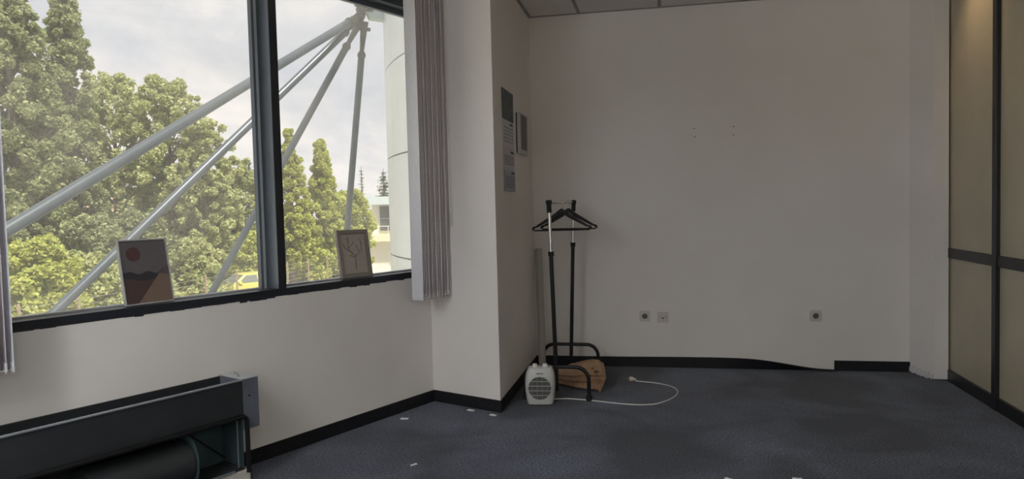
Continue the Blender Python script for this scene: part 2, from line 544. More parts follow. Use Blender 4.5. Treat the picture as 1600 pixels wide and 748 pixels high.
# partition on the right
o_wp = MB().box(XP+0.03, XP+0.12, YR-0.1, D+0.1, -0.1, H+0.1).build('wall_right', M['black'])
struct(o_wp, 'beige panelled office partition with black profiles', 'partition')
posts = [4.655 - 1.05*k for k in range(8)]
edges = [D] + posts + [YR]
for i in range(len(edges)-1):
    ya, yb_ = edges[i], edges[i+1]
    if ya - yb_ < 0.1: continue
    for z0, z1 in ((0.07, 0.868), (0.868, H)):
        MB().box(XP+0.012, XP+0.035, yb_, ya, z0, z1).build('panel', M['panel'], o_wp)
for y in posts:
    MB().box(XP-0.012, XP+0.04, y-0.026, y+0.026, 0, H).build('post', M['black'], o_wp, bevel=0.003)
for i in range(len(edges)-1):
    ya, yb_ = edges[i], edges[i+1]
    MB().box(XP-0.004, XP+0.04, yb_+0.026, ya-0.026, 0.835, 0.900).build('rail', M['black'], o_wp, bevel=0.002)
    MB().box(XP-0.006, XP+0.04, yb_+0.026, ya-0.026, 0.0, 0.078).build('bottom_rail', M['black'], o_wp, bevel=0.002)

# pilaster in the right back corner with chipped foot
o_pil = MB().prism([(1.728, D+0.01), (1.8023, 5.3504), (XP-0.0005, 5.3504), (XP+0.03, D+0.01)], 0.012, H).build('wall_pilaster', M['wall'])
struct(o_pil, 'narrow white wall pilaster with chipped foot beside the partition', 'wall')
a = Vector((1.728, D, 0)); b = Vector((1.8023, 5.3504, 0))
vv, ff = [], []
for k in range(26):
    s0, s1 = k/26, (k+1)/26
    p = a.lerp(b, s0); q = a.lerp(b, s1)
    n_ = Vector((-(b-a).y, (b-a).x, 0)).normalized()
    n_ = -n_ if n_.x > 0 else n_
    h1 = random.uniform(0.03, 0.062); e = random.uniform(0.002, 0.010); z0 = random.uniform(0.0, 0.012)
    i = len(vv)
    vv += [p+Vector((0,0,z0)), q+Vector((0,0,z0)), q+Vector((0,0,h1)), p+Vector((0,0,h1*0.9)),
           p+n_*e+Vector((0,0,z0)), q+n_*e+Vector((0,0,z0)), q+n_*e*0.6+Vector((0,0,h1)), p+n_*e*0.6+Vector((0,0,h1*0.9))]
    ff += [tuple(i+g for g in f) for f in ((4,5,6,7), (0,1,5,4), (3,7,6,2), (0,4,7,3), (1,2,6,5))]
MB().add(vv, ff).build('chipped_plaster_edge', mat('raw_plaster', (0.66, 0.65, 0.63), 0.9, noise=(60, 0.15, 3)), o_pil)

# baseboards
HB = 0.074
def bb(name, p, q, label):
    p = Vector((p[0], p[1], 0)); q = Vector((q[0], q[1], 0))
    d_ = (q-p); L_ = d_.length
    o = MB().box(0, L_, 0, 0.010, 0, HB).build(name, M['base'], bevel=0.003)
    o.location = p; o.rotation_euler = (0, 0, math.atan2(d_.y, d_.x))
    return struct(o, label, 'baseboard')
c1 = CC - dv*0.010
bb('baseboard_pillar', EE - nv*0.010 + (-dv)*0.0, c1 + dv*0.010, 'black skirting across the front of the white pillar')
# (box grows to the left of its direction, i.e. into the room)
bb('baseboard_left', CC, W(T_REAR), 'black skirting along the window parapet wall')
bb('baseboard_niche', (XN, D), (EE.x, EE.y-0.010), 'black skirting on the niche wall behind the fan heater')
# back wall: long strip that peels off at its right end, and a short piece in the corner
nseg = 60
vv, ff = [], []
x0, x1 = XN+0.010, 1.235
for i in range(nseg+1):
    x = x0 + (x1-x0)*i/nseg
    u = max(0.0, min(1.0, (x-0.42)/(1.20-0.42)))
    u = u*u*(3-2*u)
    ang = u*math.radians(80)
    yo = D - 0.010 - 0.004*u
    zz = HB + 0.006*math.exp(-((x-0.3)/0.5)**2)
    ty, tz = yo - math.sin(ang)*zz*0.8, math.cos(ang)*zz + 0.002
    nx, nz = math.cos(ang)*0.008, math.sin(ang)*0.008
    vv += [(x, yo, 0.001), (x, ty, tz), (x, ty+nx, tz+nz), (x, yo+nx, 0.001+nz)]
for i in range(nseg):
    a0, b0_ = i*4, (i+1)*4
    for k in range(4):
        ff.append((a0+k, b0_+k, b0_+(k+1)%4, a0+(k+1)%4))
ff += [(3,2,1,0), tuple(nseg*4+k for k in range(4))]
o = MB().add(vv, ff).build('baseboard_back', M['base'], smooth=True)
struct(o, 'black skirting strip peeling off the back wall at its right end', 'baseboard')
o = MB().box(1.228, 1.735, D-0.010, D, 0, HB).build('baseboard_corner', M['base'], bevel=0.002)
struct(o, 'short black skirting piece left of the chipped pilaster', 'baseboard')

# ================================================================== added pendant fill lamps, and the ceiling downlights
m_fill = emit_mat('fill_lamp_diffuser', (0.93, 0.97, 1.0), 35.0)
def pendant(x, y, label):  # invented lamp, added to lift the room's light level
    e = empty('added_fill_lamp', (x, y, 2.10), math.radians(90))
    tag(e, label, 'lamp', 'pendant fill lamps added behind the camera')
    MB().box(-0.60, 0.60, -0.085, 0.085, 0.0, 0.10).build('diffuser', m_fill, e, bevel=0.02)
    for sx in (-1, 1):
        MB().box(sx*0.60, sx*0.63, -0.09, 0.09, -0.005, 0.105).build('end_cap', M['whiteplastic'], e)
        MB().tube([(sx*0.61, 0, 0.10), (sx*0.61, 0, H-2.10)], 0.004, 6).build('suspension_rod', M['chrome'], e)
FILL_LAMPS = [(-2.0, 0.85, 'added linear pendant fill lamp beside the window wall, nearest the pillar'), (-1.75, -0.9, 'added linear pendant fill lamp left of the camera'), (-2.45, -2.3, 'added linear pendant fill lamp behind the camera near the windows'),
       (0.95, -1.4, 'added linear pendant fill lamp behind the camera by the partition')]
m_warm = emit_mat('warm_lamp_lens', (1.0, 0.66, 0.34), 3.0)
def downlight(y, label, power):
    e = empty('downlight', (XP-0.34, y, H-0.006))
    tag(e, label, 'lamp', 'warm downlights along the partition')
    MB().lathe([(0.045, 0.0), (0.048, -0.006), (0.038, -0.008), (0.034, -0.002)], 24).build('trim_ring', M['whiteplastic'], e)
    MB().lathe([(0.033, -0.002), (0.031, -0.0035)], 20).build('lens', m_warm, e)
    ld = bpy.data.lights.new('warm_spot', 'SPOT')
    ld.energy = power; ld.color = (1.0, 0.70, 0.40); ld.spot_size = math.radians(85); ld.spot_blend = 0.9
    ld.shadow_soft_size = 0.03
    lo = bpy.data.objects.new('spot_bulb', ld); C.objects.link(lo)
    lo.parent = e; lo.location = (0, 0, -0.02)
    lo.rotation_euler = (0, math.radians(-42), 0)
downlight(4.90, 'small round warm downlight in the ceiling by the far partition panel', 7)
downlight(3.95, 'small round warm downlight in the ceiling by the second partition panel', 7)

# ================================================================== fan coil under the window
fc = empty('fan_coil_unit', W(1.2, -0.11, 0), PHI)
tag(fc, 'long dark fan coil heater without its cover under the window', 'heater')
def fb(t0, t1, o0, o1, z0, z1, mb=None):
    return (mb or MB()).box(t0-1.2, t1-1.2, o0+0.11, o1+0.11, z0, z1)
fb(0.15, 1.985, -0.200, -0.190, 0.318, 0.480).build('front_panel', M['coil'], fc, bevel=0.002)
fb(0.15, 1.985, -0.206, -0.192, 0.479, 0.488).build('front_lip', M['coillip'], fc, bevel=0.003)
fb(0.15, 1.985, -0.022, -0.012, 0.030, 0.480).build('back_panel', M['coil'], fc)
fb(0.15, 1.985, -0.190, -0.022, 0.400, 0.408).build('tray', M['dark'], fc)
for k in range(60):
    t_ = 0.2 + k*0.0295
    fb(t_, t_+0.002, -0.185, -0.03, 0.408, 0.45).build('fin', M['coil'], fc)
b_box = fb(1.985, 2.068, -0.200, -0.015, 0.250, 0.484).build('end_box', M['coilbox'], fc, bevel=0.002)
fb(1.985, 2.070, -0.201, -0.014, 0.484, 0.488).build('lid', mat('lit_top_zinc', (0.52, 0.54, 0.55), 0.45, 0.3), b_box)  # paler than the box: light on its top put into the colour
for (t_, of) in ((2.012, -0.13), (2.035, -0.09), (2.045, -0.055)):
    MB().lathe([(0.007, 0.4875), (0.007, 0.4888)], 10, 'z', (t_-1.2, of+0.11, 0)).build('hole', M['dark'], b_box)
MB().lathe([(0.005, 0.2005), (0.005, 0.2018)], 10, 'y', (2.018-1.2, 0.11, 0.405)).build('hole', M['dark'], b_box)
# dark L-shaped bracket frame with rounded corner
r_ = 0.025
path = [(0.15-1.2, -0.105, 0.318), (1.965-1.2, -0.105, 0.318)]
for k in range(1, 6):
    a_ = k/6*PI/2
    path.append((1.965-1.2+r_*math.sin(a_), -0.105, 0.318-r_+r_*math.cos(a_)))
path += [(1.990-1.2, -0.105, 0.29), (1.990-1.2, -0.105, 0.055)]
MB().tube(path, 0.011, 8).build('bracket_frame', M['blackmetal'], fc, smooth=True)
fb(1.978, 1.986, -0.188, -0.022, 0.070, 0.312).build('side_plate', M['coilteal'], fc)
fb(1.955, 1.9575, -0.19, -0.184, 0.080, 0.300).build('edge_flange', M['coillip'], fc)
fb(1.74, 1.98, -0.036, -0.028, 0.075, 0.312).build('rear_plate', M['coilteal'], fc)
fb(1.70, 1.985, -0.19, -0.03, 0.066, 0.072).build('bottom_plate', M['coil'], fc)
fb(1.70, 1.93, -0.198, -0.190, 0.064, 0.074).build('bottom_lip', M['coillip'], fc)
MB().tube([(1.75-1.2, 0.06, 0.30), (1.97-1.2, 0.05, 0.10)], 0.004, 6).build('brace', M['blackmetal'], fc)
# blower housings: drum, scroll cheek
for t0, t1 in ((1.30, 1.735), (0.55, 1.02)):
    dr = MB().lathe([(0.07, t0-1.2), (0.098, t0-1.195), (0.098, t1-1.205), (0.09, t1-1.2)], 28, 'x', (0, -0.012, 0.165)).build('blower_drum', M['coil'], fc, smooth=True)
    pr = []
    for k in range(25):
        a_ = -0.3*PI + k/24*1.6*PI
        rr = 0.105 + 0.028*k/24
        pr.append((math.cos(a_)*rr*0.85 - 0.012, 0.172 + math.sin(a_)*rr))
    MB().add([(t1-1.2, y, z) for y, z in pr] + [(t1-1.196, y, z) for y, z in pr],
             [tuple(range(25)), tuple(range(49, 24, -1))] + [(i, (i+1) % 25, 25+(i+1) % 25, 25+i) for i in range(25)]).build('scroll_cheek', M['coilteal'], dr)
MB().lathe([(0.05, 1.08-1.2), (0.055, 1.09-1.2), (0.055, 1.23-1.2), (0.05, 1.24-1.2)], 20, 'x', (0, -0.012, 0.165)).build('motor', M['coil'], fc, smooth=True)
MB().tube([(0.6-1.2, -0.012, 0.165), (1.75-1.2, -0.012, 0.165)], 0.008, 8).build('shaft', M['coillip'], fc)
# light supports
fo = MB()
fo.box(-0.115, 0.115, -0.075, 0.075, 0.0, 0.062)
o = fo.build('support_block', M['foam'], loc=W(1.90, -0.115, 0), rotz=PHI, bevel=0.004)
tag(o, 'off-white block under the right end of the fan coil heater', 'block')
o = MB().box(-0.10, 0.10, -0.07, 0.07, 0.0, 0.062).build('support_block', M['foam'], loc=W(0.35, -0.115, 0), rotz=PHI, bevel=0.004)
tag(o, 'off-white block under the left end of the fan coil heater', 'block')
# feet that carry the rest of the unit
for t_ in (0.3, 1.955):
    fb(t_, t_+0.02, -0.17, -0.03, 0.060, 0.080).build('foot', M['coil'], fc)

# ================================================================== vertical blinds
def blind(name, ts, off0, label, cord=False):
    e = empty(name, W(ts[0], off0-0.045, 0.70), PHI)
    tag(e, label, 'blind', 'vertical blinds gathered at the window')
    zt = H - 0.75
    base = None
    for i, t_ in enumerate(ts):
        m_ = M['slatlit'] if i == 0 else M['slat']
        lean = math.radians(random.uniform(-5, 5)) if i else math.radians(3)
        # slightly curved vane, 89 mm wide
        n = 6
        pr = [(-0.0445+0.089*k/n, 0.004*(1-((k/n-0.5)*2)**2)) for k in range(n+1)]
        ring = [(c_, y_, ) for y_, c_ in pr] + [(c_+0.0012, y_) for y_, c_ in reversed(pr)]
        o = MB().prism([(x, y) for x, y in ring], 0.0, zt).build('vane', m_, e)
        o.location = (t_-ts[0], random.uniform(-0.004, 0.004) if i else 0, random.uniform(-0.004, 0.004))
        o.rotation_euler = (0, 0, lean)
        MB().box(-0.002, 0.0035, -0.042, 0.042, -0.002, 0.034).build('bottom_weight', M['slat'] if i else M['slatlit'], o)
    L_ = ts[-1]-ts[0]
    MB().box(-0.03, L_+0.01, -0.022, 0.022, zt, zt+0.035).build('head_rail', M['whiteplastic'], e)
    MB().tube([(0.005, -0.04, 0.012)] + [(L_*k/12, -0.046-0.003*(k % 2), 0.012) for k in range(1, 12)], 0.0012, 5).build('bead_chain', M['whiteplastic'], e)
    if cord:
        MB().tube([(L_+0.006, -0.055, 1.9), (L_+0.006, -0.055, 0.46), (L_+0.006, -0.062, 0.44), (L_+0.006, -0.069, 0.46), (L_+0.006, -0.069, 1.9)], 0.0014, 5).build('pull_cord', M['whiteplastic'], e)
        MB().tube([(L_+0.006, -0.062, 0.44), (L_+0.006, -0.062, 0.52)], 0.005, 8).build('cord_weight', M['greyplastic'], e)
blind('vertical_blind', [3.252+0.0192*k for k in range(14)], -0.090, 'lilac grey vertical blind gathered between right pane and white pillar', cord=True)
blind('vertical_blind', [0.82+0.0196*k for k in range(14)][::-1], -0.090, 'vertical blind gathered at the left edge of the photo')

# ================================================================== framed pictures on the sill
def framed(loc_t, off_b, off_t, w, h, border, depth, mats, label, art, extra=0.0, name='picture_frame', zbase=GLZ+0.001):
    lean = math.asin((off_t-off_b)/h)
    e = empty(name, W(loc_t, off_b, zbase))
    e.rotation_mode = 'XYZ'
    e.rotation_euler = (0, 0, PHI+extra)
    tag(e, label, 'picture', 'framed pictures on the window sill')
    R_ = Matrix.Rotation(-lean, 4, 'X')
    # local: x right, y outward (away from the room), z up, leaning back about x
    def put(o):
        o.matrix_local = R_
        return o
    fm, back = mats
    for (a0, a1, z0, z1) in ((-w/2, -w/2+border, 0, h), (w/2-border, w/2, 0, h), (-w/2+border, w/2-border, 0, border), (-w/2+border, w/2-border, h-border, h)):
        put(MB().box(a0, a1, 0, depth, z0, z1).build('frame_side', fm, e, bevel=0.001))
    put(MB().box(-w/2+border*0.6, w/2-border*0.6, depth*0.35, depth*0.8, border*0.6, h-border*0.6).build('print_sheet', back, e))
    art(e, put, depth*0.35, w, h, border)
    # easel leg at the back
    st = put(MB().plate([(-w*0.34, 0.004), (-w*0.28, 0.004), (-0.01, h*0.62), (-0.03, h*0.62)], depth*0.8, depth*0.8+0.003).build('easel_leg', M_stand, e))
    return e
M_stand = mat('red_brown_board', (0.16, 0.055, 0.035), 0.8)
def flat(col, n): return mat(n, col, 0.75, noise=(60, 0.05, 3))
def art1(e, put, y, w, h, b):
    def pl(name, pts, k, m):
        put(MB().plate([(x, z) for x, z in pts], y-0.0006*k-0.0003, y-0.0006*(k-1)-0.0003).build(name, m, e))
    x0, x1 = -w/2+b, w/2-b
    sx, sz, sr = -w*0.21, h*0.775, w*0.145
    pl('sun_shape', [(sx+sr*math.cos(2*PI*k/32), sz+sr*math.sin(2*PI*k/32)) for k in range(32)], 1, flat((0.070, 0.030, 0.032), 'print_red'))
    pts = [(x0, b), (x1, b), (x1, h*0.57)]
    pts += [(x1-(x1-x0)*0.10, h*0.55), (x1-(x1-x0)*0.2, h*0.49)]
    for k in range(13):
        u = 0.2+0.8*k/12
        pts.append((x1-(x1-x0)*u, h*(0.485+0.022*math.sin(u*17)+0.03*max(0, u-0.8)*5)))
    pl('dark_hills', pts, 1, flat((0.022, 0.021, 0.026), 'print_dark'))
    pl('brown_land', [(x0, b), (x1, b), (x1, h*0.40), (x1-(x1-x0)*0.3, h*0.38), (x0+(x1-x0)*0.4, h*0.36), (x0, h*0.42)], 2, flat((0.060, 0.034, 0.031), 'print_brown'))
    pl('far_slope', [(x1-(x1-x0)*0.22, h*0.46), (x1, h*0.40), (x1, h*0.57), (x1-(x1-x0)*0.1, h*0.55)], 3, flat((0.085, 0.06, 0.065), 'print_mauve'))
    pl('sand_dune', [(x0+(x1-x0)*0.26, b), (x1, b), (x1, h*0.42), (x1-(x1-x0)*0.22, h*0.46)], 4, flat((0.155, 0.105, 0.080), 'print_sand'))
framed(1.709, 0.048, 0.100, 0.222, 0.292, 0.006, 0.018,
       (flat((0.36, 0.355, 0.35), 'pale_frame'), flat((0.098, 0.086, 0.090), 'print_sky_grey')),
       'framed print of a red sun over dunes on the window sill', art1)
def art2(e, put, y, w, h, b):
    m_mat = flat((0.20, 0.175, 0.15), 'mat_line')
    i0 = b+0.006
    for (a0, a1, z0, z1) in ((-w/2+b, -w/2+i0, b, h-b), (w/2-i0, w/2-b, b, h-b), (-w/2+i0, w/2-i0, b, i0), (-w/2+i0, w/2-i0, h-i0, h-b)):
        put(MB().box(a0, a1, y-0.002, y, z0, z1).build('mat_edge', m_mat, e))
    m_t = flat((0.12, 0.10, 0.095), 'print_twig')
    tw = [[(0.0, 0.17), (0.005, 0.45)], [(0.005, 0.45), (-0.04, 0.60), (-0.035, 0.85)], [(0.005, 0.45), (0.055, 0.55), (0.05, 0.78)],
          [(-0.015, 0.52), (-0.065, 0.63), (-0.07, 0.70)], [(0.003, 0.42), (-0.03, 0.47)], [(0.04, 0.52), (0.02, 0.66)], [(-0.04, 0.62), (0.0, 0.72)]]
    for pth in tw:
        put(MB().tube([(x*w/0.22, y-0.0008, z*h) for x, z in pth], 0.0016, 5).build('twig_stroke', m_t, e))
    m_l = flat((0.26, 0.20, 0.18), 'print_bud')
    for x, z in ((-0.035, 0.86), (-0.045, 0.80), (-0.028, 0.75), (0.05, 0.79), (0.058, 0.72), (-0.07, 0.71), (0.02, 0.67), (0.0, 0.73)):
        put(MB().lathe([(0.0045, 0), (0.0045, 0.001)], 8, 'y', (x*w/0.22, y, z*h)).build('bud_print', m_l, e))
framed(2.958, 0.062, 0.102, 0.226, 0.282, 0.020, 0.022,
       (flat((0.22, 0.20, 0.18), 'taupe_frame'), flat((0.36, 0.32, 0.28), 'print_cream')),
       'taupe framed drawing of a budding twig on the window sill', art2, extra=math.radians(-4))

# ================================================================== niche wall: calendar and small frame
def NW(y, z, off=0.0): return Vector((XN+off, y, z))
cal = empty('wall_calendar', NW(4.69, 1.35))
tag(cal, 'long wall calendar with dark teal picture and three month sheets', 'calendar')
m_pap = mat('calendar_paper', (0.60, 0.58, 0.62), 0.8)
m_pap2 = mat('calendar_paper_lilac', (0.45, 0.44, 0.54), 0.8)
m_teal = mat('calendar_teal_print', (0.045, 0.062, 0.066), 0.5, noise=(18, 0.7, 5))
m_ink = mat('calendar_ink', (0.10, 0.10, 0.13), 0.8)
def cb(name, y0, y1, z0, z1, o0, o1, m, parent=cal):
    return MB().box(o0, o1, y0-4.69, y1-4.69, z0-1.35, z1-1.35).build(name, m, parent)
cb('backing_board', 4.525, 4.868, 1.352, 2.000, 0.001, 0.003, m_pap)
cb('picture_panel', 4.520, 4.870, 1.812, 2.005, 0.003, 0.006, m_teal)
for i, (z0, z1) in enumerate(((1.640, 1.806), (1.500, 1.622), (1.352, 1.486))):
    sh = cb('month_sheet', 4.530, 4.868, z0, z1, 0.003+0.002*i, 0.005+0.002*i, m_pap if i != 2 else m_pap2)
    o1 = 0.005+0.002*i
    MB().box(o1, o1+0.0008, 0.05, 0.15, z1-1.35-0.022, z1-1.35-0.008).build('heading_print', m_ink, sh)
    for r in range(5):
        zz = z1-1.35-0.040-r*(z1-z0-0.055)/5
        for c_ in range(7):
            yy = -0.130+c_*0.042
            MB().box(o1, o1+0.0006, yy, yy+0.022, zz-0.008, zz).build('date_print', m_ink, sh)
pf = empty('hanging_frame', NW(5.135, 1.62))
tag(pf, 'small white frame with grey picture hanging beside the calendar', 'picture')
hw_, hh = 0.155, 0.285
for (a0, a1, z0, z1) in ((-hw_, -hw_+0.032, 0, hh), (hw_-0.022, hw_, 0, hh), (-hw_+0.032, hw_-0.022, 0, 0.028), (-hw_+0.032, hw_-0.022, hh-0.012, hh)):
    MB().box(0.008, 0.030, a0, a1, z0, z1).build('frame_side', M['greyplastic'], pf, bevel=0.002)
MB().box(0.003, 0.022, -hw_+0.03, hw_-0.02, 0.02, hh-0.015).build('grey_sheet', mat('grey_print', (0.17, 0.155, 0.155), 0.7, noise=(25, 0.2, 3)), pf)
MB().box(0.0, 0.008, -hw_+0.004, hw_-0.004, 0.004, hh-0.004).build('back_board', M['dark'], pf)

# ================================================================== sockets on the back wall
def rrect(w, h, r, n=4):
    pts = []
    for cx, cz, a0 in ((w/2-r, h/2-r, 0), (-w/2+r, h/2-r, PI/2), (-w/2+r, -h/2+r, PI), (w/2-r, -h/2+r, 1.5*PI)):
        for k in range(n+1):
            a_ = a0 + k/n*PI/2
            pts.append((cx+r*math.cos(a_), cz+r*math.sin(a_)))
    return pts
m_sock = mat('socket_plastic', (0.62, 0.575, 0.555), 0.4)
m_sock2 = mat('socket_recess', (0.13, 0.12, 0.115), 0.5)
def ringplate(mb, w, h, r, hole, y0, y1, n=32):
    outer = []
    for k in range(n):
        a_ = 2*PI*k/n
        c_, s_2 = math.cos(a_), math.sin(a_)
        q = min(w/2/max(abs(c_), 1e-6), h/2/max(abs(s_2), 1e-6))
        q = min(q, (w/2-r)*1.414+r)
        outer.append((c_*q, s_2*q))
    inner = [(math.cos(2*PI*k/n)*hole, math.sin(2*PI*k/n)*hole) for k in range(n)]
    vv_ = [(x, y0, z) for x, z in outer] + [(x, y0, z) for x, z in inner] + [(x, y1, z) for x, z in outer] + [(x, y1, z) for x, z in inner]
    ff_ = []
    for k in range(n):
        j = (k+1) % n
        ff_ += [(k, j, n+j, n+k), (2*n+k, 3*n+k, 3*n+j, 2*n+j), (k, 2*n+k, 2*n+j, j), (n+k, n+j, 3*n+j, 3*n+k)]
    return mb.add(vv_, ff_)
def socket(x, z, label):
    e = empty('wall_socket', (x, D, z))
    tag(e, label, 'socket', 'sockets on the back wall')
    ringplate(MB(), 0.082, 0.082, 0.010, 0.0225, -0.012, 0.0).build('cover_plate', m_sock, e)
    ringplate(MB(), 0.056, 0.056, 0.008, 0.0215, -0.015, -0.012).build('insert', m_sock, e)
    MB().lathe([(0.0222, 0.0005), (0.0222, 0.003)], 24, 'y').build('recess_floor', m_sock2, e)
    for sx in (-0.0095, 0.0095):
        MB().lathe([(0.0032, 0.0035), (0.0032, 0.0052)], 10, 'y', (sx, 0, 0)).build('pin_hole', M['dark'], e)
    for sz in (-0.0195, 0.0195):
        MB().box(-0.003, 0.003, -0.011, -0.004, sz-0.002, sz+0.002).build('earth_clip', M['chrome'], e)
socket(-0.124, 0.391, 'round earthed wall socket, leftmost on the back wall')
socket(1.1025, 0.400, 'round earthed wall socket standing alone near the right end of back wall')
e = empty('data_socket', (0.012, D, 0.384))
tag(e, 'flat telephone and data outlet next to the left wall socket', 'socket')
MB().plate(rrect(0.084, 0.080, 0.008), -0.010, 0).build('cover_plate', m_sock, e, bevel=0.001)
MB().plate(rrect(0.048, 0.040, 0.003), -0.0125, -0.010).build('insert', m_sock, e)
MB().box(-0.006, 0.006, -0.0135, -0.0125, -0.012, -0.002).build('port', M['dark'], e)
MB().box(0.018, 0.021, -0.0135, -0.0125, -0.010, 0.012).build('slot', M['dark'], e)
MB().box(-0.019, -0.0165, -0.0135, -0.0125, -0.008, 0.010).build('slot', m_sock2, e)

# ================================================================== rolled tube in the corner
ta, tb = Vector((-0.865, 5.262, 0.0)), Vector((-0.925, 5.555, 0.915))
e = empty('paper_roll', ta)
tag(e, 'pale grey rolled tube leaning in the niche corner', 'roll')
ax_ = (tb-ta)
n1 = MB(); ring = []
prof = []
R0 = 0.027
u_ = ax_.normalized(); side = u_.cross(Vector((0, 0, 1))).normalized(); sid2 = u_.cross(side)
def circ(c_, r_): return [c_ + (side*math.cos(2*PI*k/20)+sid2*math.sin(2*PI*k/20))*r_ for k in range(20)]
c0 = u_*0.012
n1.loft([circ(c0, R0), circ(ax_, R0), circ(ax_, R0-0.004), circ(ax_-u_*0.05, R0-0.004)])
n1.build('rolled_sheet', M['tube'], e, smooth=True)
n2 = MB(); n2.loft([circ(ax_-u_*0.045, R0-0.006), circ(ax_-u_*0.002, R0-0.006), circ(ax_-u_*0.002, R0-0.009), circ(ax_-u_*0.04, R0-0.009)])
n2.build('inner_layer', M['tube'], e, smooth=True)

# ================================================================== coat rack
PF, PR = Vector((-0.665, 4.60, 0)), Vector((-0.668, 5.36, 0))
TF, TR = Vector((-0.692, 4.60, 1.27)), Vector((-0.622, 5.36, 1.272))
rk = empty('coat_rack', (PF+PR)/2)
tag(rk, 'black metal garment rack with chrome upper tubes in the corner', 'coat rack')
org = (PF+PR)/2
def L(p): return Vector(p)-org
def ufoot(P):
    hw, hz_, r_ = 0.205, 0.215, 0.085
    pts = [P+Vector((-hw, 0, 0.030)), P+Vector((-hw, 0, hz_-r_))]
    for k in range(1, 8):
        a_ = k/8*PI/2
        pts.append(P+Vector((-hw+r_-r_*math.cos(a_), 0, hz_-r_+r_*math.sin(a_))))
    pts += [P+Vector((-hw+r_, 0, hz_)), P+Vector((hw-r_, 0, hz_))]
    for k in range(1, 8):
        a_ = k/8*PI/2
        pts.append(P+Vector((hw-r_+r_*math.sin(a_), 0, hz_-r_+r_*math.cos(a_))))
    pts += [P+Vector((hw, 0, hz_-r_)), P+Vector((hw, 0, 0.030))]
    f = MB().tube([L(p) for p in pts], 0.0125, 12).build('base_frame', M['blackmetal'], rk, smooth=True)
    for sx in (-hw, hw):
        p = L(P+Vector((sx, 0, 0)))
        MB().lathe([(0.019, 0.0), (0.021, 0.006), (0.021, 0.030), (0.015, 0.036)], 16, 'z', p).build('foot_cap', M['rubber'], f, smooth=True)
ufoot(PF); ufoot(PR)
for P, T, zc in ((PF, TF, 0.945), (PR, TR, 0.962)):
    def at(z): return P.lerp(Vector((T.x, T.y, 1.27)), z/1.27) + Vector((0, 0, 0))
    def pt(z):
        q = P.lerp(Vector((T.x, T.y, 0)), z/1.27); q.z = z; return q
    MB().tube([L(pt(0.06)), L(pt(zc))], 0.0135, 14).build('lower_post', M['blackmetal'], rk, smooth=True)
    MB().tube([L(pt(zc-0.018)), L(pt(zc+0.012))], 0.0185, 14).build('collar', M['rubber'], rk, smooth=True)
    MB().tube([L(pt(zc+0.005)), L(pt(1.235))], 0.0105, 14).build('upper_post', M['chrome'], rk, smooth=True)
    MB().tube([L(pt(1.205)), L(pt(1.255)), L(pt(1.268)), L(pt(1.285))], [0.0155, 0.0155, 0.020, 0.019], 14).build('top_fitting', M['rubber'], rk, smooth=True)
MB().tube([L(TF+Vector((0, -0.028, 0))), L(TR+Vector((0, 0.028, 0)))], 0.0095, 14).build('hanging_bar', M['chrome'], rk, smooth=True)
for T, s2 in ((TF, -1), (TR, 1)):
    MB().tube([L(T+Vector((0, -0.03, 0))), L(T+Vector((0, 0.03, 0)))], 0.0165, 14).build('end_cap', M['rubber'], rk, smooth=True)

# ================================================================== hangers
def hanger(s, label, rz, dx):
    b = TF.lerp(TR, s)
    e = empty('coat_hanger', (b.x, b.y, b.z), rz)
    tag(e, label, 'hanger', 'black coat hangers on the rack')
    # local x across, z down from the bar
    zn = -0.040
    up_, lo_ = [], []
    for k in range(0, 17):
        u = k/16
        x = u*0.205
        z = zn - 0.010*(1-math.cos(min(u*3, 1)*PI))*0.5 - 0.126*u**1.08 + (0.006 if u > 0.9 else 0)
        up_.append((x, z))
        th = 0.016*(1-u) + 0.015 if u < 0.86 else (0.011 if u < 0.93 else 0.022)
        lo_.append((x - 0.010*(1-u), z - th))
    lo_[0] = (0.0, lo_[0][1])
    poly_ = [(-x, z) for x, z in reversed(up_[1:])] + up_ + [p for p in reversed(lo_)] + [(-x, z) for x, z in lo_[1:]]
    MB().plate(poly_, -0.008, 0.008).build('shoulder_arch', M['hanger'], e, bevel=0.004)
    zb_ = lo_[-1][1] + 0.002
    MB().tube([(-0.192, 0, zb_), (0.192, 0, zb_)], 0.0055, 10).build('trouser_bar', M['hanger'], e, smooth=True)
    hk = [(0, 0, zn-0.01), (0, 0, zn+0.006), (0.008, 0, zn+0.014)]
    for k in range(0, 11):
        a_ = -0.35*PI + k/10*1.25*PI
        hk.append((0.0125*math.cos(a_), 0, 0.0 + 0.0135*math.sin(a_)))
    MB().tube(hk, 0.0019, 8).build('hook', M['chrome'], e, smooth=True)
hanger(0.47, 'black coat hanger on the rack, the nearer of two', math.radians(8), 0)
hanger(0.76, 'black coat hanger on the rack, the one behind', math.radians(-3), 0)

# ================================================================== fan heater
fh_loc = Vector((-0.757, 4.505, 0))
fh = empty('fan_heater', fh_loc, math.radians(5))
tag(fh, 'small light grey fan heater with round grille on the carpet', 'heater')
def bring(w, d_, z, n=32):
    pts = []
    for k in range(n):
        a_ = 2*PI*k/n
        c_, s2 = math.cos(a_), math.sin(a_)
        ex = 0.42
        pts.append((math.copysign(abs(c_)**ex, c_)*w/2, math.copysign(abs(s2)**ex, s2)*d_/2, z))
    return pts
prof = [(0.150, 0.105, 0.004), (0.162, 0.118, 0.010), (0.176, 0.124, 0.04), (0.187, 0.128, 0.085), (0.190, 0.130, 0.125), (0.187, 0.126, 0.165),
        (0.178, 0.118, 0.198), (0.168, 0.110, 0.212), (0.160, 0.104, 0.222), (0.150, 0.096, 0.232), (0.140, 0.085, 0.236)]
MB().loft([bring(*p) for p in prof]).build('housing', M['greyplastic'], fh, smooth=True)
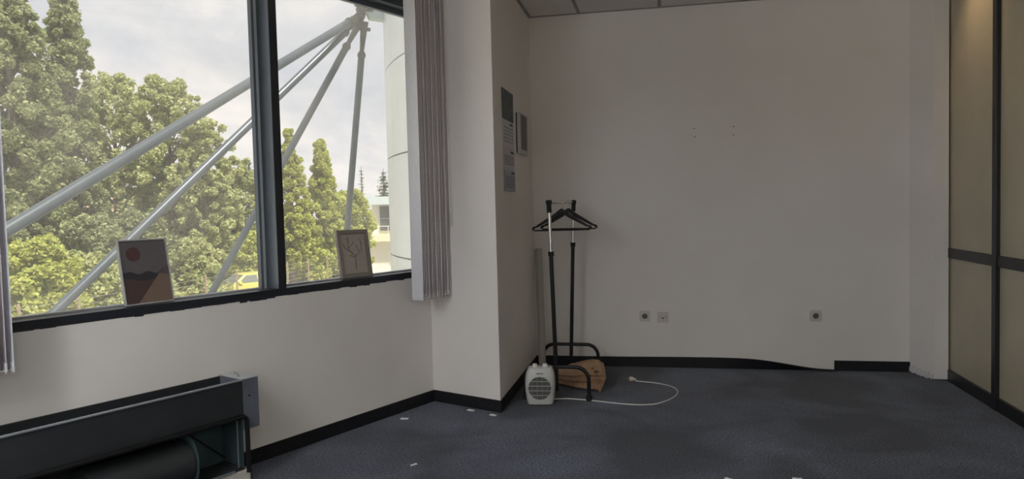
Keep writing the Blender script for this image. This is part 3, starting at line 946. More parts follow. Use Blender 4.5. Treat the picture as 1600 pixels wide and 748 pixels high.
MB().box(-0.065, 0.065, -0.045, 0.045, 0.0, 0.006).build('base_pad', M['rubber'], fh)
yF = -0.066
gz, gr = 0.113, 0.074
gd = MB().lathe([(gr, -(yF-0.0015)), (gr-0.001, -(yF-0.003))], 40, 'y', (0, 0, gz)).build('grille_mouth', mat('heater_mouth', (0.035, 0.035, 0.034), 0.7), fh)
MB().tube([(gr*math.cos(2*PI*k/40), yF-0.003, gz+gr*math.sin(2*PI*k/40)) for k in range(40)], 0.0032, 8, closed=True).build('grille_ring', M['greyplastic'], fh, smooth=True)
m_gs = mat('grey_grille_wire', (0.22, 0.22, 0.21), 0.5)
for k in range(-9, 10):
    z = k*0.0074
    hl = math.sqrt(max(0, (gr-0.002)**2 - z*z))
    if hl < 0.01: continue
    hs_ = 0.0013 if k % 4 == 2 else 0.0007
    MB().box(-hl, hl, yF-0.0058, yF-0.0028, gz+z-hs_, gz+z+hs_).build('grille_slat', M['whiteplastic'] if k % 4 == 2 else m_gs, fh)
for x in (-0.048, -0.016, 0.016, 0.048):
    hl = math.sqrt((gr-0.002)**2 - x*x)
    MB().box(x-0.0014, x+0.0014, yF-0.0066, yF-0.0035, gz-hl, gz+hl).build('grille_rib', m_gs, fh)
for x in (-0.032, 0.032):
    kn = MB().lathe([(0.020, 0.234), (0.020, 0.240), (0.0165, 0.241), (0.0155, 0.254), (0.0125, 0.257)], 24, 'z', (x, -0.012, 0)).build('knob', M['whiteplastic'], fh, smooth=True)
    MB().box(x-0.0015, x+0.0015, -0.027, -0.012, 0.2565, 0.2585).build('pointer', M['greyplastic'], kn)
m_logo = mat('heater_logo_ink', (0.06, 0.06, 0.065), 0.6)
for k in range(5):
    x = -0.020 + k*0.0088
    MB().box(x, x+0.0062, -0.0625, -0.0600, 0.2005, 0.2065).build('logo_mark', m_logo, fh)
# cord with plug lying on the carpet
cw = [(-0.690, 4.60), (-0.60, 4.618), (-0.52, 4.607), (-0.438, 4.590), (-0.33, 4.555), (-0.23, 4.530), (-0.138, 4.524), (-0.05, 4.550), (0.018, 4.628), (0.068, 4.725), (0.096, 4.83),
      (0.093, 4.915), (0.070, 4.985), (0.02, 5.045), (-0.05, 5.092), (-0.12, 5.118), (-0.185, 5.138)]
def crom(pts, n=6):
    P_ = [Vector(p) for p in pts]; P_ = [P_[0]*2-P_[1]] + P_ + [P_[-1]*2-P_[-2]]
    out = []
    for i in range(1, len(P_)-2):
        for k in range(n):
            t = k/n
            p0, p1, p2, p3 = P_[i-1:i+3]
            out.append(0.5*((2*p1)+(p2-p0)*t+(2*p0-5*p1+4*p2-p3)*t*t+(3*p1-p0-3*p2+p3)*t**3))
    out.append(P_[-2]); return out
inv = Matrix.Translation(fh_loc) @ Matrix.Rotation(math.radians(5), 4, 'Z'); inv = inv.inverted()
path3 = [inv @ Vector((x, y, 0.0045)) for x, y in [(p[0], p[1]) for p in crom([(a, b_, 0) for a, b_ in cw])]]
cord = MB().tube(path3, 0.0038, 8).build('power_cord', M['whiteplastic'], fh, smooth=True)
pe = inv @ Vector((-0.185, 5.138, 0.014)); pd = (inv @ Vector((-0.255, 5.162, 0.016)) - pe).normalized()
MB().tube([pe-pd*0.004, pe+pd*0.012, pe+pd*0.022, pe+pd*0.040], [0.005, 0.010, 0.016, 0.0165], 14).build('plug', mat('plug_plastic', (0.66, 0.60, 0.53), 0.45), cord, smooth=True)
sd = pd.cross(Vector((0, 0, 1))).normalized()
for sg in (-0.0095, 0.0095):
    MB().tube([pe+pd*0.038+sd*sg, pe+pd*0.059+sd*sg], 0.0024, 8).build('pin', M['chrome'], cord)

# ================================================================== paper bag
bag_o = Vector((-0.57, 4.93, 0))
bag = empty('paper_bag', bag_o)
tag(bag, 'crumpled brown paper bag lying under the coat rack', 'bag')
# cross-sections from the square bottom (right) to the folded mouth (left); each a loop of six corners
secs = [
    [(-0.405, 4.765, 0.006), (-0.372, 4.900, 0.075), (-0.395, 5.02, 0.150), (-0.44, 5.03, 0.165), (-0.44, 5.00, 0.006), (-0.43, 4.86, 0.004)],
    [(-0.415, 4.768, 0.030), (-0.385, 4.890, 0.098), (-0.430, 4.99, 0.180), (-0.47, 5.05, 0.172), (-0.48, 5.02, 0.004), (-0.45, 4.86, 0.002)],
    [(-0.500, 4.815, 0.020), (-0.475, 4.870, 0.100), (-0.520, 4.96, 0.165), (-0.55, 5.05, 0.158), (-0.56, 5.04, 0.004), (-0.53, 4.90, 0.002)],
    [(-0.590, 4.875, 0.018), (-0.575, 4.905, 0.085), (-0.600, 4.97, 0.145), (-0.63, 5.06, 0.135), (-0.64, 5.05, 0.004), (-0.61, 4.95, 0.002)],
    [(-0.680, 4.935, 0.020), (-0.670, 4.955, 0.075), (-0.685, 4.99, 0.115), (-0.71, 5.06, 0.108), (-0.72, 5.06, 0.006), (-0.70, 4.99, 0.003)],
    [(-0.770, 4.985, 0.025), (-0.765, 4.995, 0.065), (-0.770, 5.01, 0.095), (-0.785, 5.05, 0.090), (-0.79, 5.05, 0.012), (-0.78, 5.01, 0.008)],
]
NU, NVp = 30, 36
secV = [[Vector(p)-bag_o for p in s] for s in secs]
rings = []
for i in range(NU+1):
    u = i/NU*(len(secs)-1); a_ = min(int(u), len(secs)-2); fu = u-a_
    ring = []
    for k in range(NVp):
        v = k/NVp*6; b_ = int(v); fv = v-b_
        p = secV[a_][b_].lerp(secV[a_][(b_+1) % 6], fv)
        q = secV[a_+1][b_].lerp(secV[a_+1][(b_+1) % 6], fv)
        w = p.lerp(q, fu)
        # gusset folds: lengthwise creases on the near side and light crumple
        if 0 < v < 1:
            w = w + Vector((0.0, 0.034*abs(math.sin(fv*PI*2.0))*min(1, u*0.8+0.1), 0))
        if 1 < v < 2:
            w = w - Vector((0, 0, 0.014*abs(math.sin(fv*PI*1.5+u*0.5))*min(1, u*0.7)))
        if 1 <= i < NU:
            w = w + Vector((random.uniform(-1, 1), random.uniform(-1, 1), random.uniform(-0.5, 1)))*0.0035
        w.z = max(w.z, 0.001)
        ring.append(w)
    rings.append(ring)
bg = MB().loft(rings, caps=True).build('bag_body', M['paper'], bag)
m_pr = mat('bag_print', (0.10, 0.055, 0.03), 0.8)
def on_bag(u, v):
    i = int(u*NU); k = int(v*NVp/6)
    a_, b_, c_ = rings[i][k], rings[i+1][k], rings[i][(k+1) % NVp]
    n_ = (b_-a_).cross(c_-a_).normalized()
    if n_.z < 0: n_ = -n_
    return a_, n_
for u, v, r_ in ((0.33, 1.45, 0.012), (0.27, 1.40, 0.007), (0.36, 1.62, 0.007), (0.30, 1.30, 0.006)):
    p, n_ = on_bag(u, v)
    t1 = n_.cross(Vector((0, 0, 1))).normalized(); t2 = n_.cross(t1)
    vv_ = [p+n_*0.0035+(t1*math.cos(2*PI*k/10)*1.3+t2*math.sin(2*PI*k/10)*0.8)*r_ for k in range(10)]
    vv_ += [q_-n_*0.003 for q_ in vv_]
    MB().add(vv_, [tuple(range(10)), tuple(range(19, 9, -1))]+[(k, (k+1) % 10, 10+(k+1) % 10, 10+k) for k in range(10)]).build('printed_mark', m_pr, bg)
for hy in (0.0, 0.05):
    MB().tube([Vector((-0.768, 5.00+hy*0.7, 0.075))-bag_o, Vector((-0.80, 4.99+hy*0.7, 0.085))-bag_o, Vector((-0.825, 5.01+hy*0.7, 0.06))-bag_o, Vector((-0.80, 5.03+hy*0.7, 0.05))-bag_o, Vector((-0.772, 5.03+hy*0.4, 0.06))-bag_o], 0.004, 6).build('handle', M['paper'], bag)

# ================================================================== scraps on the carpet
m_scrap = mat('white_scrap', (0.86, 0.86, 0.85), 0.6)
def scrap(x, y, rz, l, w, label, group='white scraps on the carpet'):
    e = MB()
    n = 6
    top = [(-l/2+l*k/n, (0.0045+0.0007*math.sin(k*1.3))) for k in range(n+1)]
    for k in range(n):
        (xa, za), (xb_, zb_) = top[k], top[k+1]
        e.add([(xa, -w/2, za), (xb_, -w/2, zb_), (xb_, w/2, zb_), (xa, w/2, za), (xa, -w/2, 0), (xb_, -w/2, 0), (xb_, w/2, 0), (xa, w/2, 0)],
              [(0, 1, 2, 3), (0, 4, 5, 1), (3, 2, 6, 7)] + ([(0, 3, 7, 4)] if k == 0 else []) + ([(1, 5, 6, 2)] if k == n-1 else []))
    o = e.build('plastic_scrap', m_scrap, loc=(x, y, 0.0008), rotz=rz)
    tag(o, label, 'scrap', group)
scrap(-1.512, 4.072, 0.1, 0.046, 0.020, 'white scrap on the carpet, farthest left of three, by parapet skirting')
scrap(-1.161, 4.293, -0.38, 0.044, 0.022, 'white scrap on the carpet, middle one, against the pillar skirting')
scrap(-1.000, 4.208, -0.38, 0.042, 0.022, 'white scrap on the carpet nearest the pillar edge')
scrap(-1.201, 3.329, 0.9, 0.022, 0.008, 'tiny white crumb alone on the carpet in front of the heater')
scrap(-1.190, 3.345, -0.4, 0.012, 0.007, 'tiniest white crumb touching the lone crumb on the carpet')
scrap(0.283, 3.345, -0.6, 0.030, 0.018, 'white paper scrap at the bottom edge of the photo, left one')
scrap(0.584, 3.385, 0.0, 0.040, 0.020, 'white paper scrap at the bottom edge of the photo, right one')

# ================================================================== OUTSIDE
ZG = -3.6
def ground_material():
    m = mat('pale_gravel_and_dry_grass', (0.50, 0.485, 0.42), 0.95, noise=(0.25, 0.2, 6))
    return m
o = MB().box(-260, 120, 8.5-260, 300, ZG-0.5, ZG).build('ground', ground_material())
struct(o, 'pale gravel and dry grass ground outside below the window', 'ground')

# storey below, so that the room does not hang in the air
o = MB().prism([(XP+0.2, D+0.15), (CC.x-0.05, D+0.15), (CC.x-0.05, CC.y), (W(T_REAR, 0.05).x, YR-0.1), (XP+0.2, YR-0.1)], ZG, -0.16).build('wall_below', mat('facade_render', (0.6, 0.6, 0.58), 0.9))
struct(o, 'plain facade of the storey below the office', 'wall')

# ---------------- round tower with cladding panels
tc_ = Vector((1.09, 14.16, 0)); TRAD = 6.1
tw = empty('round_tower', (tc_.x, tc_.y, ZG))
tag(tw, 'white panelled round tower seen at the right edge of the window', 'tower')
m_clad = mat('white_metal_cladding', (0.75, 0.80, 0.82), 0.35, noise=(3, 0.03, 3))
m_seam = mat('dark_cladding_joint', (0.20, 0.22, 0.22), 0.8)
NF = 40
zs_ = [-3.6, -2.45, -0.95, 0.50, 2.10, 3.55, 5.05, 6.6, 8.2]
MB().lathe([(TRAD-0.05, 0.0), (TRAD-0.05, 11.8)], NF, 'z').build('core', m_seam, tw)
da = 2*PI/NF
row_cache = {}
for r in range(len(zs_)-1):
    z0, z1 = zs_[r]+0.012, zs_[r+1]-0.012
    for k in range(NF):
        ang = k*da
        if not (PI*0.95 < ang < PI*1.75): continue
        key = round(z1-z0, 3)
        if key not in row_cache:
            pr = []
            for q in range(5):
                a_ = (-0.5+q/4)*da*0.992
                pr.append((TRAD*math.cos(a_), TRAD*math.sin(a_)))
            inr = [(x*0.9935, y*0.9935) for x, y in reversed(pr)]
            o = MB().prism(pr+inr, 0, z1-z0).build('cladding_panel', m_clad, tw)
            row_cache[key] = o
        else:
            o = dup_mesh(row_cache[key], tw)
        o.location = (0, 0, z0-ZG); o.rotation_euler = (0, 0, ang)

# ---------------- anchor bracket and tension rods
A = Vector((-4.71, 11.45, 4.50))
br = empty('rod_bracket', A)
tag(br, 'grey-green steel bracket joining the tension rods to the tower', 'bracket')
m_steel = mat('grey_green_steel', (0.42, 0.50, 0.49), 0.45, 0.2)
m_rod = mat('galvanised_rod', (0.075, 0.095, 0.115), 0.35, 0.3)
m_node = mat('cast_steel_node', (0.10, 0.105, 0.108), 0.6, 0.3, noise=(8, 0.3, 4))
dirT = (Vector((tc_.x, tc_.y, 0)) - Vector((A.x, A.y, 0))).normalized()
prp = Vector((-dirT.y, dirT.x, 0))
gv = []
for yy in (-0.11, 0.11):
    for (s2, z) in ((0.06, -0.10), (0.62, -0.16), (0.62, 0.75), (-0.05, 0.55), (-0.05, 0.12)):
        gv.append(dirT*s2 + prp*yy + Vector((0, 0, z)))
MB().add(gv, [(0, 1, 2, 3, 4), (9, 8, 7, 6, 5)] + [(i, (i+1) % 5, 5+(i+1) % 5, 5+i) for i in range(5)]).build('gusset_plate', m_steel, br, bevel=0.01)
lampc = dirT*0.36 - prp*(-0.30) + Vector((0, 0, 0))
for k in range(3):
    MB().lathe([(0.16-0.02*k, -0.06), (0.17-0.02*k, 0.0), (0.12, 0.06)], 12, 'z', tuple(dirT*(0.02-0.05*k)+Vector((0, 0, 0.06+0.11*k)))).build('node_casting', m_node, br, smooth=True)
cone = MB().lathe([(0.03, -0.26), (0.055, -0.2), (0.10, 0.06), (0.10, 0.1)], 14, 'z', tuple(dirT*0.40 - prp*(-0.26)+Vector((0, 0, 0.14)))).build('flood_lamp', mat('cream_housing', (0.62, 0.57, 0.45), 0.5), br, smooth=True)

ends = [(-5.67, 5.36, 1.12), (-6.75, 7.02, 0.18), (-7.11, 10.58, 0.05), (-5.54, 12.31, 0.95)]
lab = ['thick steel tension rod, uppermost and longest across the left pane', 'steel tension rod passing behind the sunset print',
       'steel tension rod running down beside the mullion', 'steep steel tension rod running down behind the twig drawing']
for k, (en, lb) in enumerate(zip(ends, lab)):
    B = Vector(en)
    dr = (B-A).normalized()
    st = A + dr*0.16
    tt = (ZG - A.z)/dr.z
    e_ = empty('tension_rod', A+dr*tt)
    tag(e_, lb, 'rod', 'tension rods outside the window')
    base_ = A+dr*tt
    rr = (0.062, 0.058, 0.056, 0.056)[k]
    s0 = A+dr*(0.52+0.05*k)
    MB().tube([s0-base_, A+dr*(tt-0.05)-base_], rr, 18).build('rod_tube', m_rod, e_, smooth=True)
    MB().tube([s0-dr*0.06-base_, s0-base_, s0+dr*0.05-base_], [rr*0.6, rr*1.22, rr*1.22], 16).build('end_collar', m_node, e_, smooth=True)
    sidev = dr.cross(Vector((0, 0, 1))).normalized()
    MB().tube([A+dr*0.14-base_, A+dr*0.30-base_, s0-dr*0.04-base_], [rr*1.25, rr*1.0, rr*0.62], 12).build('clevis', m_node, e_, smooth=True)
    MB().tube([A+dr*0.26-sidev*0.11-base_, A+dr*0.26+sidev*0.11-base_], rr*0.55, 10).build('clevis_pin', m_node, e_, smooth=True)

# ---------------- trees
M_bark = mat('grey_brown_bark', (0.16, 0.135, 0.11), 0.9, noise=(6, 0.3, 4))
LM = {
    'poplar': leaf_mat('leaves_poplar', (0.22, 0.265, 0.14), (0.50, 0.535, 0.30)),
    'birch': leaf_mat('leaves_light', (0.34, 0.39, 0.18), (0.64, 0.66, 0.36)),
    'bright': leaf_mat('leaves_yellow_green', (0.36, 0.42, 0.11), (0.62, 0.63, 0.22)),
    'spruce': leaf_mat('needles_spruce', (0.12, 0.16, 0.12), (0.25, 0.29, 0.22), 0.15),
}
def leaf_mesh(name, cent, size, normal_up, material, parent, aspect=1.0):
    n = len(cent)
    nr = rng.normal(size=(n, 3)); nr[:, 2] = np.abs(nr[:, 2]) + normal_up
    nr /= np.linalg.norm(nr, axis=1)[:, None]
    a = rng.normal(size=(n, 3)); a -= nr*(a*nr).sum(1)[:, None]; a /= np.linalg.norm(a, axis=1)[:, None]
    b = np.cross(nr, a)
    s = (size*rng.uniform(0.6, 1.3, n))[:, None]
    v = np.stack([cent+a*s, cent+b*s*0.62*aspect, cent-a*s, cent-b*s*0.62*aspect], 1).reshape(-1, 3)
    me = bpy.data.meshes.new(name)
    me.vertices.add(4*n); me.vertices.foreach_set('co', v.astype(np.float32).ravel())
    me.loops.add(4*n); me.loops.foreach_set('vertex_index', np.arange(4*n, dtype=np.int32))
    me.polygons.add(n); me.polygons.foreach_set('loop_start', np.arange(0, 4*n, 4, dtype=np.int32))
    me.update(calc_edges=True)
    me.materials.append(material)
    o = bpy.data.objects.new(name, me); C.objects.link(o); o.parent = parent
    o['kind'] = 'stuff'
    return o

def broadleaf(name, x, y, h, r, kind, label, cat='tree', z_low=0.10, nclump=70, per=330, leaf=0.105, shape='oval', group='trees outside the window', clump=0.32):
    e = empty(name, (x, y, ZG))
    tag(e, label, cat, group)
    # trunk and limbs
    rt_ = 0.018*h
    wob = [Vector((random.uniform(-1, 1)*0.02*h*(k > 0), random.uniform(-1, 1)*0.02*h*(k > 0), h*0.92*k/6)) for k in range(7)]
    MB().tube(wob, [rt_*(1-0.13*k) for k in range(7)], 8).build('trunk', M_bark, e, smooth=True)
    br_ = MB()
    cl = []
    nclump = int(nclump*3.8); per = int(per*0.46); clump = clump*0.50
    for i in range(nclump):
        u = (i+random.random())/nclump
        zz = z_low + (0.97-z_low)*u
        q = (zz-z_low)/(1-z_low)
        if shape == 'poplar':
            pr_ = (0.55+0.45*math.sin(min(1, q*1.6+0.15)*PI/2)) * (1-max(0, q-0.40)/0.60*0.88)
        elif shape == 'bush':
            pr_ = math.sqrt(max(0.05, 1-(q*0.98)**2))
        else:
            pr_ = math.sqrt(max(0.12, 1-((q-0.46)/0.57)**2))
        a_ = random.uniform(0, 2*PI); rad = r*pr_*math.sqrt(random.uniform(0.05, 1.0))*random.uniform(0.75, 1.12)
        p = Vector((rad*math.cos(a_), rad*math.sin(a_), zz*h))
        cl.append((p, r*random.uniform(clump*0.5, clump*1.35)*(0.55+0.5*pr_)))
        if i % 7 == 0 and shape != 'bush':
            b0 = Vector((0, 0, max(0.06*h, zz*h - rad*0.9)))
            br_.tube([b0, b0.lerp(p, 0.5)+Vector((0, 0, 0.03*h*random.random())), p], [0.010*h*(1.1-zz), 0.006*h*(1.1-zz), 0.003*h], 5)
    if br_.v: br_.build('limbs', M_bark, e)
    pts = []
    for p, cr_ in cl:
        n = int(per*random.uniform(0.7, 1.3))
        d3 = rng.normal(size=(n, 3)); d3 /= np.linalg.norm(d3, axis=1)[:, None]
        rr = cr_*rng.uniform(0.25, 1.0, n)**0.5
        q = d3*rr[:, None]*np.array([1, 1, 0.95]) + np.array(p)
        pts.append(q)
    pts = np.concatenate(pts); pts[:, 2] = np.maximum(pts[:, 2], 0.05)
    leaf_mesh('foliage', pts, leaf, 0.25, LM[kind], e)
    return e

def spruce(name, x, y, h, r, label, sparse=1.0, group='trees outside the window'):
    e = empty(name, (x, y, ZG))
    tag(e, label, 'tree', group)
    MB().tube([(0, 0, 0), (0, 0, h*0.5), (0, 0, h)], [0.02*h, 0.012*h, 0.002*h], 8).build('trunk', M_bark, e, smooth=True)
    pts = []; bmh = MB()
    nw = int(h*3.0)
    for i in range(nw):
        q = i/nw
        z = h*(0.08+0.9*q); rr = r*(1-q)**0.85*random.uniform(0.75, 1.1)+0.05
        for k in range(int(7*sparse)+2):
            a_ = random.uniform(0, 2*PI); ln = rr*random.uniform(0.7, 1.05)
            m = max(6, int(55*ln*sparse))
            s = rng.uniform(0.1, 1, m)
            px_ = np.cos(a_)*ln*s; py_ = np.sin(a_)*ln*s
            pz_ = z - 0.30*ln*s + 0.10*ln*s*s + rng.normal(0, 0.05, m)
            j = rng.normal(0, 0.07+0.05*ln, (m, 3))*np.array([1, 1, 0.35])
            pts.append(np.stack([px_, py_, pz_], 1)+j)
            if k < 3: bmh.tube([(0, 0, z), (math.cos(a_)*ln*0.9, math.sin(a_)*ln*0.9, z-0.2*ln)], [0.03, 0.01], 4)
    bmh.build('limbs', M_bark, e)
    leaf_mesh('foliage', np.concatenate(pts), 0.11, 0.6, LM['spruce'], e, 0.5)

broadleaf('poplar_tree', -30.0, 29.4, 18.6, 2.5, 'poplar', 'tallest dark green poplar at the far left of the window', shape='poplar', nclump=150, per=330, clump=0.30)
broadleaf('poplar_tree', -30.9, 33.6, 18.6, 2.0, 'poplar', 'tall dark poplar with bare trunk showing, second from left', shape='poplar', nclump=110, per=300, clump=0.36)
broadleaf('poplar_tree', -33.5, 29.5, 15.0, 2.4, 'poplar', 'dark poplar half hidden behind the left blind', shape='poplar', nclump=70, per=260)
broadleaf('broadleaf_tree', -31.3, 37.5, 13.4, 2.75, 'birch', 'light green round-topped tree right of the tall poplars', nclump=110, per=215, z_low=0.12, clump=0.27)
broadleaf('broadleaf_tree', -28.2, 38.2, 13.1, 2.55, 'birch', 'light green tree crossed by the uppermost tension rod', nclump=100, per=215, z_low=0.18, clump=0.26)
broadleaf('broadleaf_tree', -25.9, 38.2, 10.6, 1.7, 'birch', 'light green tree sloping down toward the mullion', nclump=64, per=280, z_low=0.16, clump=0.30)
broadleaf('broadleaf_tree', -26.9, 42.2, 8.6, 1.9, 'birch', 'lower pale green tree just left of the mullion', nclump=64, per=300, z_low=0.08, clump=0.30)
spruce('spruce_tree', -29.0, 47.9, 8.9, 1.3, 'dark spruce peeping out just left of the mullion')
broadleaf('poplar_tree', -23.9, 44.4, 10.5, 1.35, 'bright', 'bright green poplar just right of the mullion', shape='poplar', nclump=80, per=300, clump=0.36)
broadleaf('poplar_tree', -23.2, 47.5, 10.1, 1.45, 'bright', 'bright green pointed poplar in the middle of the right pane', shape='poplar', nclump=84, per=300, clump=0.36)
broadleaf('broadleaf_tree', -22.9, 51.6, 6.5, 1.9, 'bright', 'rounded bright tree behind the twig drawing', nclump=56, per=280, clump=0.32)
spruce('spruce_tree', -27.4, 64.4, 9.0, 0.85, 'thin ragged spruce with bare tip far off in right pane', sparse=0.35)
spruce('spruce_tree', -26.4, 67.4, 8.9, 2.1, 'broad blue-green spruce beside the white tower')
broadleaf('broadleaf_tree', -27.2, 59.5, 4.6, 1.1, 'birch', 'small tree in front of the far white building', nclump=34, per=240)
# second row closing the gaps
broadleaf('broadleaf_tree', -36.5, 36.0, 11.0, 2.8, 'poplar', 'dark tree filling in behind the tall poplars', nclump=70, per=240, z_low=0.05)
broadleaf('broadleaf_tree', -33.0, 42.5, 8.0, 2.8, 'poplar', 'dark tree standing behind the light green pair', nclump=60, per=240, z_low=0.05)
broadleaf('broadleaf_tree', -29.5, 44.5, 6.6, 2.6, 'birch', 'low tree standing behind the sunset print rod', nclump=50, per=240, z_low=0.05)
# shrubs along the fence
SH = 'shrubs along the wire fence'
for (x, y, h, r, kd, lb) in (
        (-23.9, 24.0, 4.1, 2.0, 'bright', 'big yellow-green shrub at the lower left of the window'),
        (-24.6, 27.6, 3.3, 1.8, 'birch', 'green shrub left of the sunset print'),
        (-24.4, 30.5, 3.3, 1.8, 'birch', 'green shrub behind the sunset print'),
        (-23.8, 33.8, 3.6, 1.9, 'birch', 'green shrub right of the sunset print'),
        (-25.2, 41.2, 3.6, 2.0, 'bright', 'yellow-green shrub behind the yellow car'),
        (-24.1, 46.0, 4.5, 2.0, 'bright', 'yellow-green shrub at the foot of the right pane poplars'),
        (-23.7, 50.7, 3.1, 1.9, 'birch', 'green shrub left of the twig drawing'),
        (-28.0, 35.0, 5.2, 2.2, 'poplar', 'dark shrub under the light green trees'),
        (-27.0, 30.6, 5.0, 2.2, 'poplar', 'dark shrub at the foot of the tall poplars')):
    broadleaf('shrub', x, y, h, r, kd, lb, 'shrub', 0.08, 44, 250, 0.11, 'bush', SH, 0.36)

# ---------------- wire fence
fx = -21.2
fe = empty('wire_fence', (fx, 32, ZG))
tag(fe, 'wire fence with rusty brown posts below the window', 'fence')
m_post = mat('rusty_post', (0.34, 0.255, 0.17), 0.85, noise=(8, 0.3, 3))
m_wire = mat('fence_wire', (0.34, 0.34, 0.31), 0.6, 0.3)
first = None
for k in range(13):
    y = 18.0 + 2.58*k - 32
    if first is None:
        first = MB().add([(-0.035,-0.035,0),(0.035,-0.035,0),(0.035,0.035,0),(-0.035,0.035,0),(-0.035,-0.035,1.95),(0.035,-0.035,1.95),(0.035,0.035,1.95),(-0.035,0.035,1.95),(0,0,2.0)],
                         [(3,2,1,0),(0,1,5,4),(1,2,6,5),(2,3,7,6),(3,0,4,7),(4,5,8),(5,6,8),(6,7,8),(7,4,8)]).build('post', m_post, fe)
        o = first
    else:
        o = dup_mesh(first, fe)
    o.location = (0, y, 0)
for k in range(8):
    z = 0.2 + k*0.23
    MB().tube([(0.040, 18-32, z), (0.040, 49-32, z)], 0.006, 4).build('wire', m_wire, fe)

# ---------------- yellow car
def car(x, y, rz):
    e = empty('car', (x, y, ZG), rz)
    tag(e, 'yellow car parked behind the fence, half hidden by the mullion', 'car')
    m_y = mat('yellow_car_paint', (0.60, 0.56, 0.15), 0.3)
    m_g = mat('car_glass', (0.16, 0.18, 0.17), 0.2)
    m_t = mat('tyre', (0.015, 0.015, 0.015), 0.8)
    m_l = mat('headlamp', (0.7, 0.7, 0.68), 0.15)
    # profile along x (front = +x): lower body
    low = [(-2.0, 0.30), (2.0, 0.28), (2.08, 0.55), (1.95, 0.80), (0.95, 0.98), (-1.85, 1.02), (-2.05, 0.85), (-2.08, 0.45)]
    MB().plate(low, -0.85, 0.85).build('body', m_y, e, bevel=0.07, seg=3)
    # cabin: loft
    def ringz(xa, xb_, w, z): return [(xa, -w, z), (xb_, -w, z), (xb_, w, z), (xa, w, z)]
    MB().loft([ringz(-1.88, 1.02, 0.80, 0.98), ringz(-1.55, 0.28, 0.62, 1.46), ringz(-1.45, 0.18, 0.58, 1.50)]).build('cabin', m_y, e, bevel=0.04)
    # windows slightly proud of the cabin
    MB().add([(0.96, -0.70, 1.02), (0.96, 0.70, 1.02), (0.34, 0.56, 1.43), (0.34, -0.56, 1.43), (0.99, -0.70, 1.04), (0.99, 0.70, 1.04), (0.37, 0.56, 1.45), (0.37, -0.56, 1.45)],
             [(0,1,2,3),(4,5,6,7),(0,1,5,4),(1,2,6,5),(2,3,7,6),(3,0,4,7)]).build('windscreen', m_g, e)
    for s2 in (-1, 1):
        for a0, a1, b0_, b1 in ((-0.42, 0.72, -0.40, 0.20), (-1.60, -0.50, -1.38, -0.48)):
            MB().add([(a0, s2*0.775, 1.03), (a1, s2*0.775, 1.03), (b1, s2*0.640, 1.42), (b0_, s2*0.640, 1.42),
                      (a0, s2*0.795, 1.03), (a1, s2*0.795, 1.03), (b1, s2*0.660, 1.42), (b0_, s2*0.660, 1.42)],
                     [(0,1,2,3),(4,5,6,7),(0,1,5,4),(1,2,6,5),(2,3,7,6),(3,0,4,7)]).build('side_window', m_g, e)
        MB().box(0.55, 0.75, s2*0.84-0.09, s2*0.84+0.09, 0.98, 1.12).build('mirror', m_y, e, bevel=0.03)
        for xw in (-1.25, 1.30):
            wh = MB().lathe([(0.30, -0.10), (0.32, -0.07), (0.32, 0.07), (0.30, 0.10)], 24, 'y', (xw, s2*0.78, 0.32)).build('wheel', m_t, e, smooth=True)
            MB().lathe([(0.19, -0.105), (0.19, 0.105)], 16, 'y', (xw, s2*0.78, 0.32)).build('wheel_rim', M['chrome'], wh)
        MB().box(1.88, 2.06, s2*0.60-0.18, s2*0.60+0.18, 0.58, 0.74).build('headlamp', m_l, e, bevel=0.03)
car(-22.9, 36.9, math.radians(238))

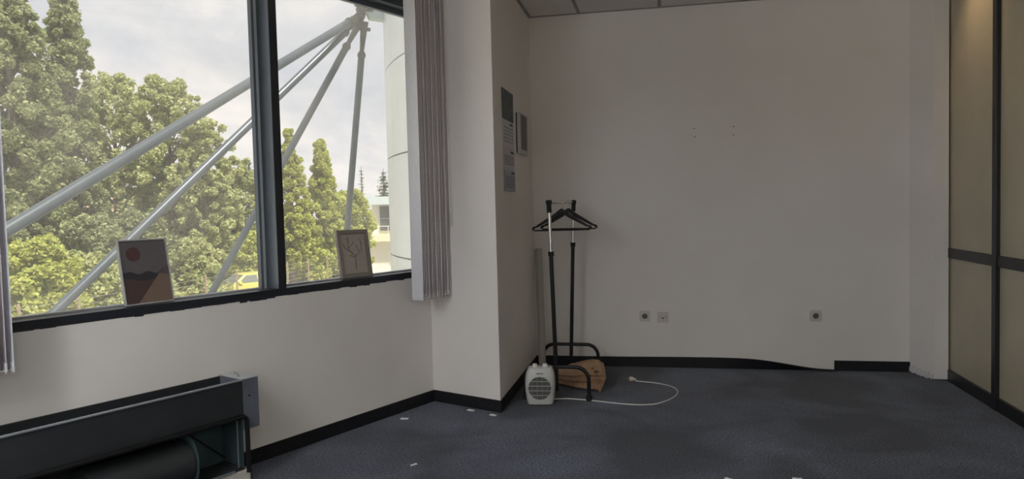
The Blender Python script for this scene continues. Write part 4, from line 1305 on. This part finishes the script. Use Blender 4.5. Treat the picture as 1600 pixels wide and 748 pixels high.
# ---------------- far white building
fb_ = empty('white_building', (-22.5, 60.0, ZG), math.radians(21))
tag(fb_, 'far two-storey white building with balcony beside the tower', 'building')
m_wb = mat('white_facade', (0.72, 0.70, 0.62), 0.8)
m_cb = mat('cream_balcony', (0.72, 0.64, 0.47), 0.8)
m_rb = mat('pale_blue_fascia', (0.52, 0.60, 0.64), 0.6)
m_wg = mat('far_window_glass', (0.10, 0.11, 0.12), 0.2)
MB().box(-3.5, 9, 0.0, 4.5, 0.0, 2.15).build('lower_wall', m_wb, fb_)
MB().box(-3.5, 9, -0.9, 4.5, 2.15, 2.75).build('balcony_slab', m_cb, fb_)
MB().box(-2.0, 9, 0.3, 4.5, 2.75, 5.3).build('upper_wall', m_wb, fb_)
MB().box(-2.6, 9, -0.5, 4.5, 5.3, 6.0).build('fascia', m_rb, fb_)
for x in (-0.9, 0.35, 1.6, 2.85):
    w_ = MB().box(x-0.5, x+0.5, 0.2, 0.32, 3.0, 5.2).build('window', mat('far_window_frame', (0.62, 0.62, 0.6), 0.6), fb_)
    for zz in ((3.05, 4.05), (4.12, 5.15)):
        MB().box(x-0.44, x+0.44, 0.16, 0.205, zz[0], zz[1]).build('pane', m_wg, w_)
for x in (0.2, 2.6):
    w_ = MB().box(x-0.55, x+0.55, -0.06, 0.05, 0.75, 1.9).build('window', m_wg, fb_)
    MB().box(x-0.04, x+0.04, -0.09, -0.05, 0.75, 1.9).build('window_bar', m_wb, w_)
for k in range(12):
    MB().box(-3.4+k*0.9, -3.34+k*0.9, -0.86, -0.80, 2.75, 3.45).build('railing_post', m_wb, fb_)
MB().box(-3.45, 8, -0.87, -0.79, 3.42, 3.48).build('railing_bar', m_wb, fb_)
MB().tube([(0.3, -1.2, 0), (0.3, -1.2, 6.6)], 0.06, 6).build('mast', m_wb, fb_)

# ---------------- far house glimpsed between the trees
hs = empty('far_house', (-53.3, 66.2, ZG), math.radians(38))
tag(hs, 'far pale house with pinkish roof glimpsed through the trees', 'house')
MB().box(-7, 7, -4, 4, 0, 4.6).build('wall', m_wb, hs)
MB().add([(-7.5, -4.6, 4.6), (7.5, -4.6, 4.6), (7.5, 4.6, 4.6), (-7.5, 4.6, 4.6), (-7.5, 0, 7.0), (7.5, 0, 7.0)],
         [(3, 2, 1, 0), (0, 1, 5, 4), (2, 3, 4, 5), (0, 4, 3), (1, 2, 5)]).build('roof', mat('faded_pink_roof', (0.55, 0.36, 0.28), 0.8), hs)
for x in (-4.5, -1.5, 1.5, 4.5):
    MB().box(x-0.6, x+0.6, -4.06, -3.98, 1.4, 3.0).build('window', m_wg, hs)

# ------------------------------------------------------------------ added pendant fill lamps, unseen behind the camera
for (x, y, lb) in FILL_LAMPS:
    pendant(x, y, lb)
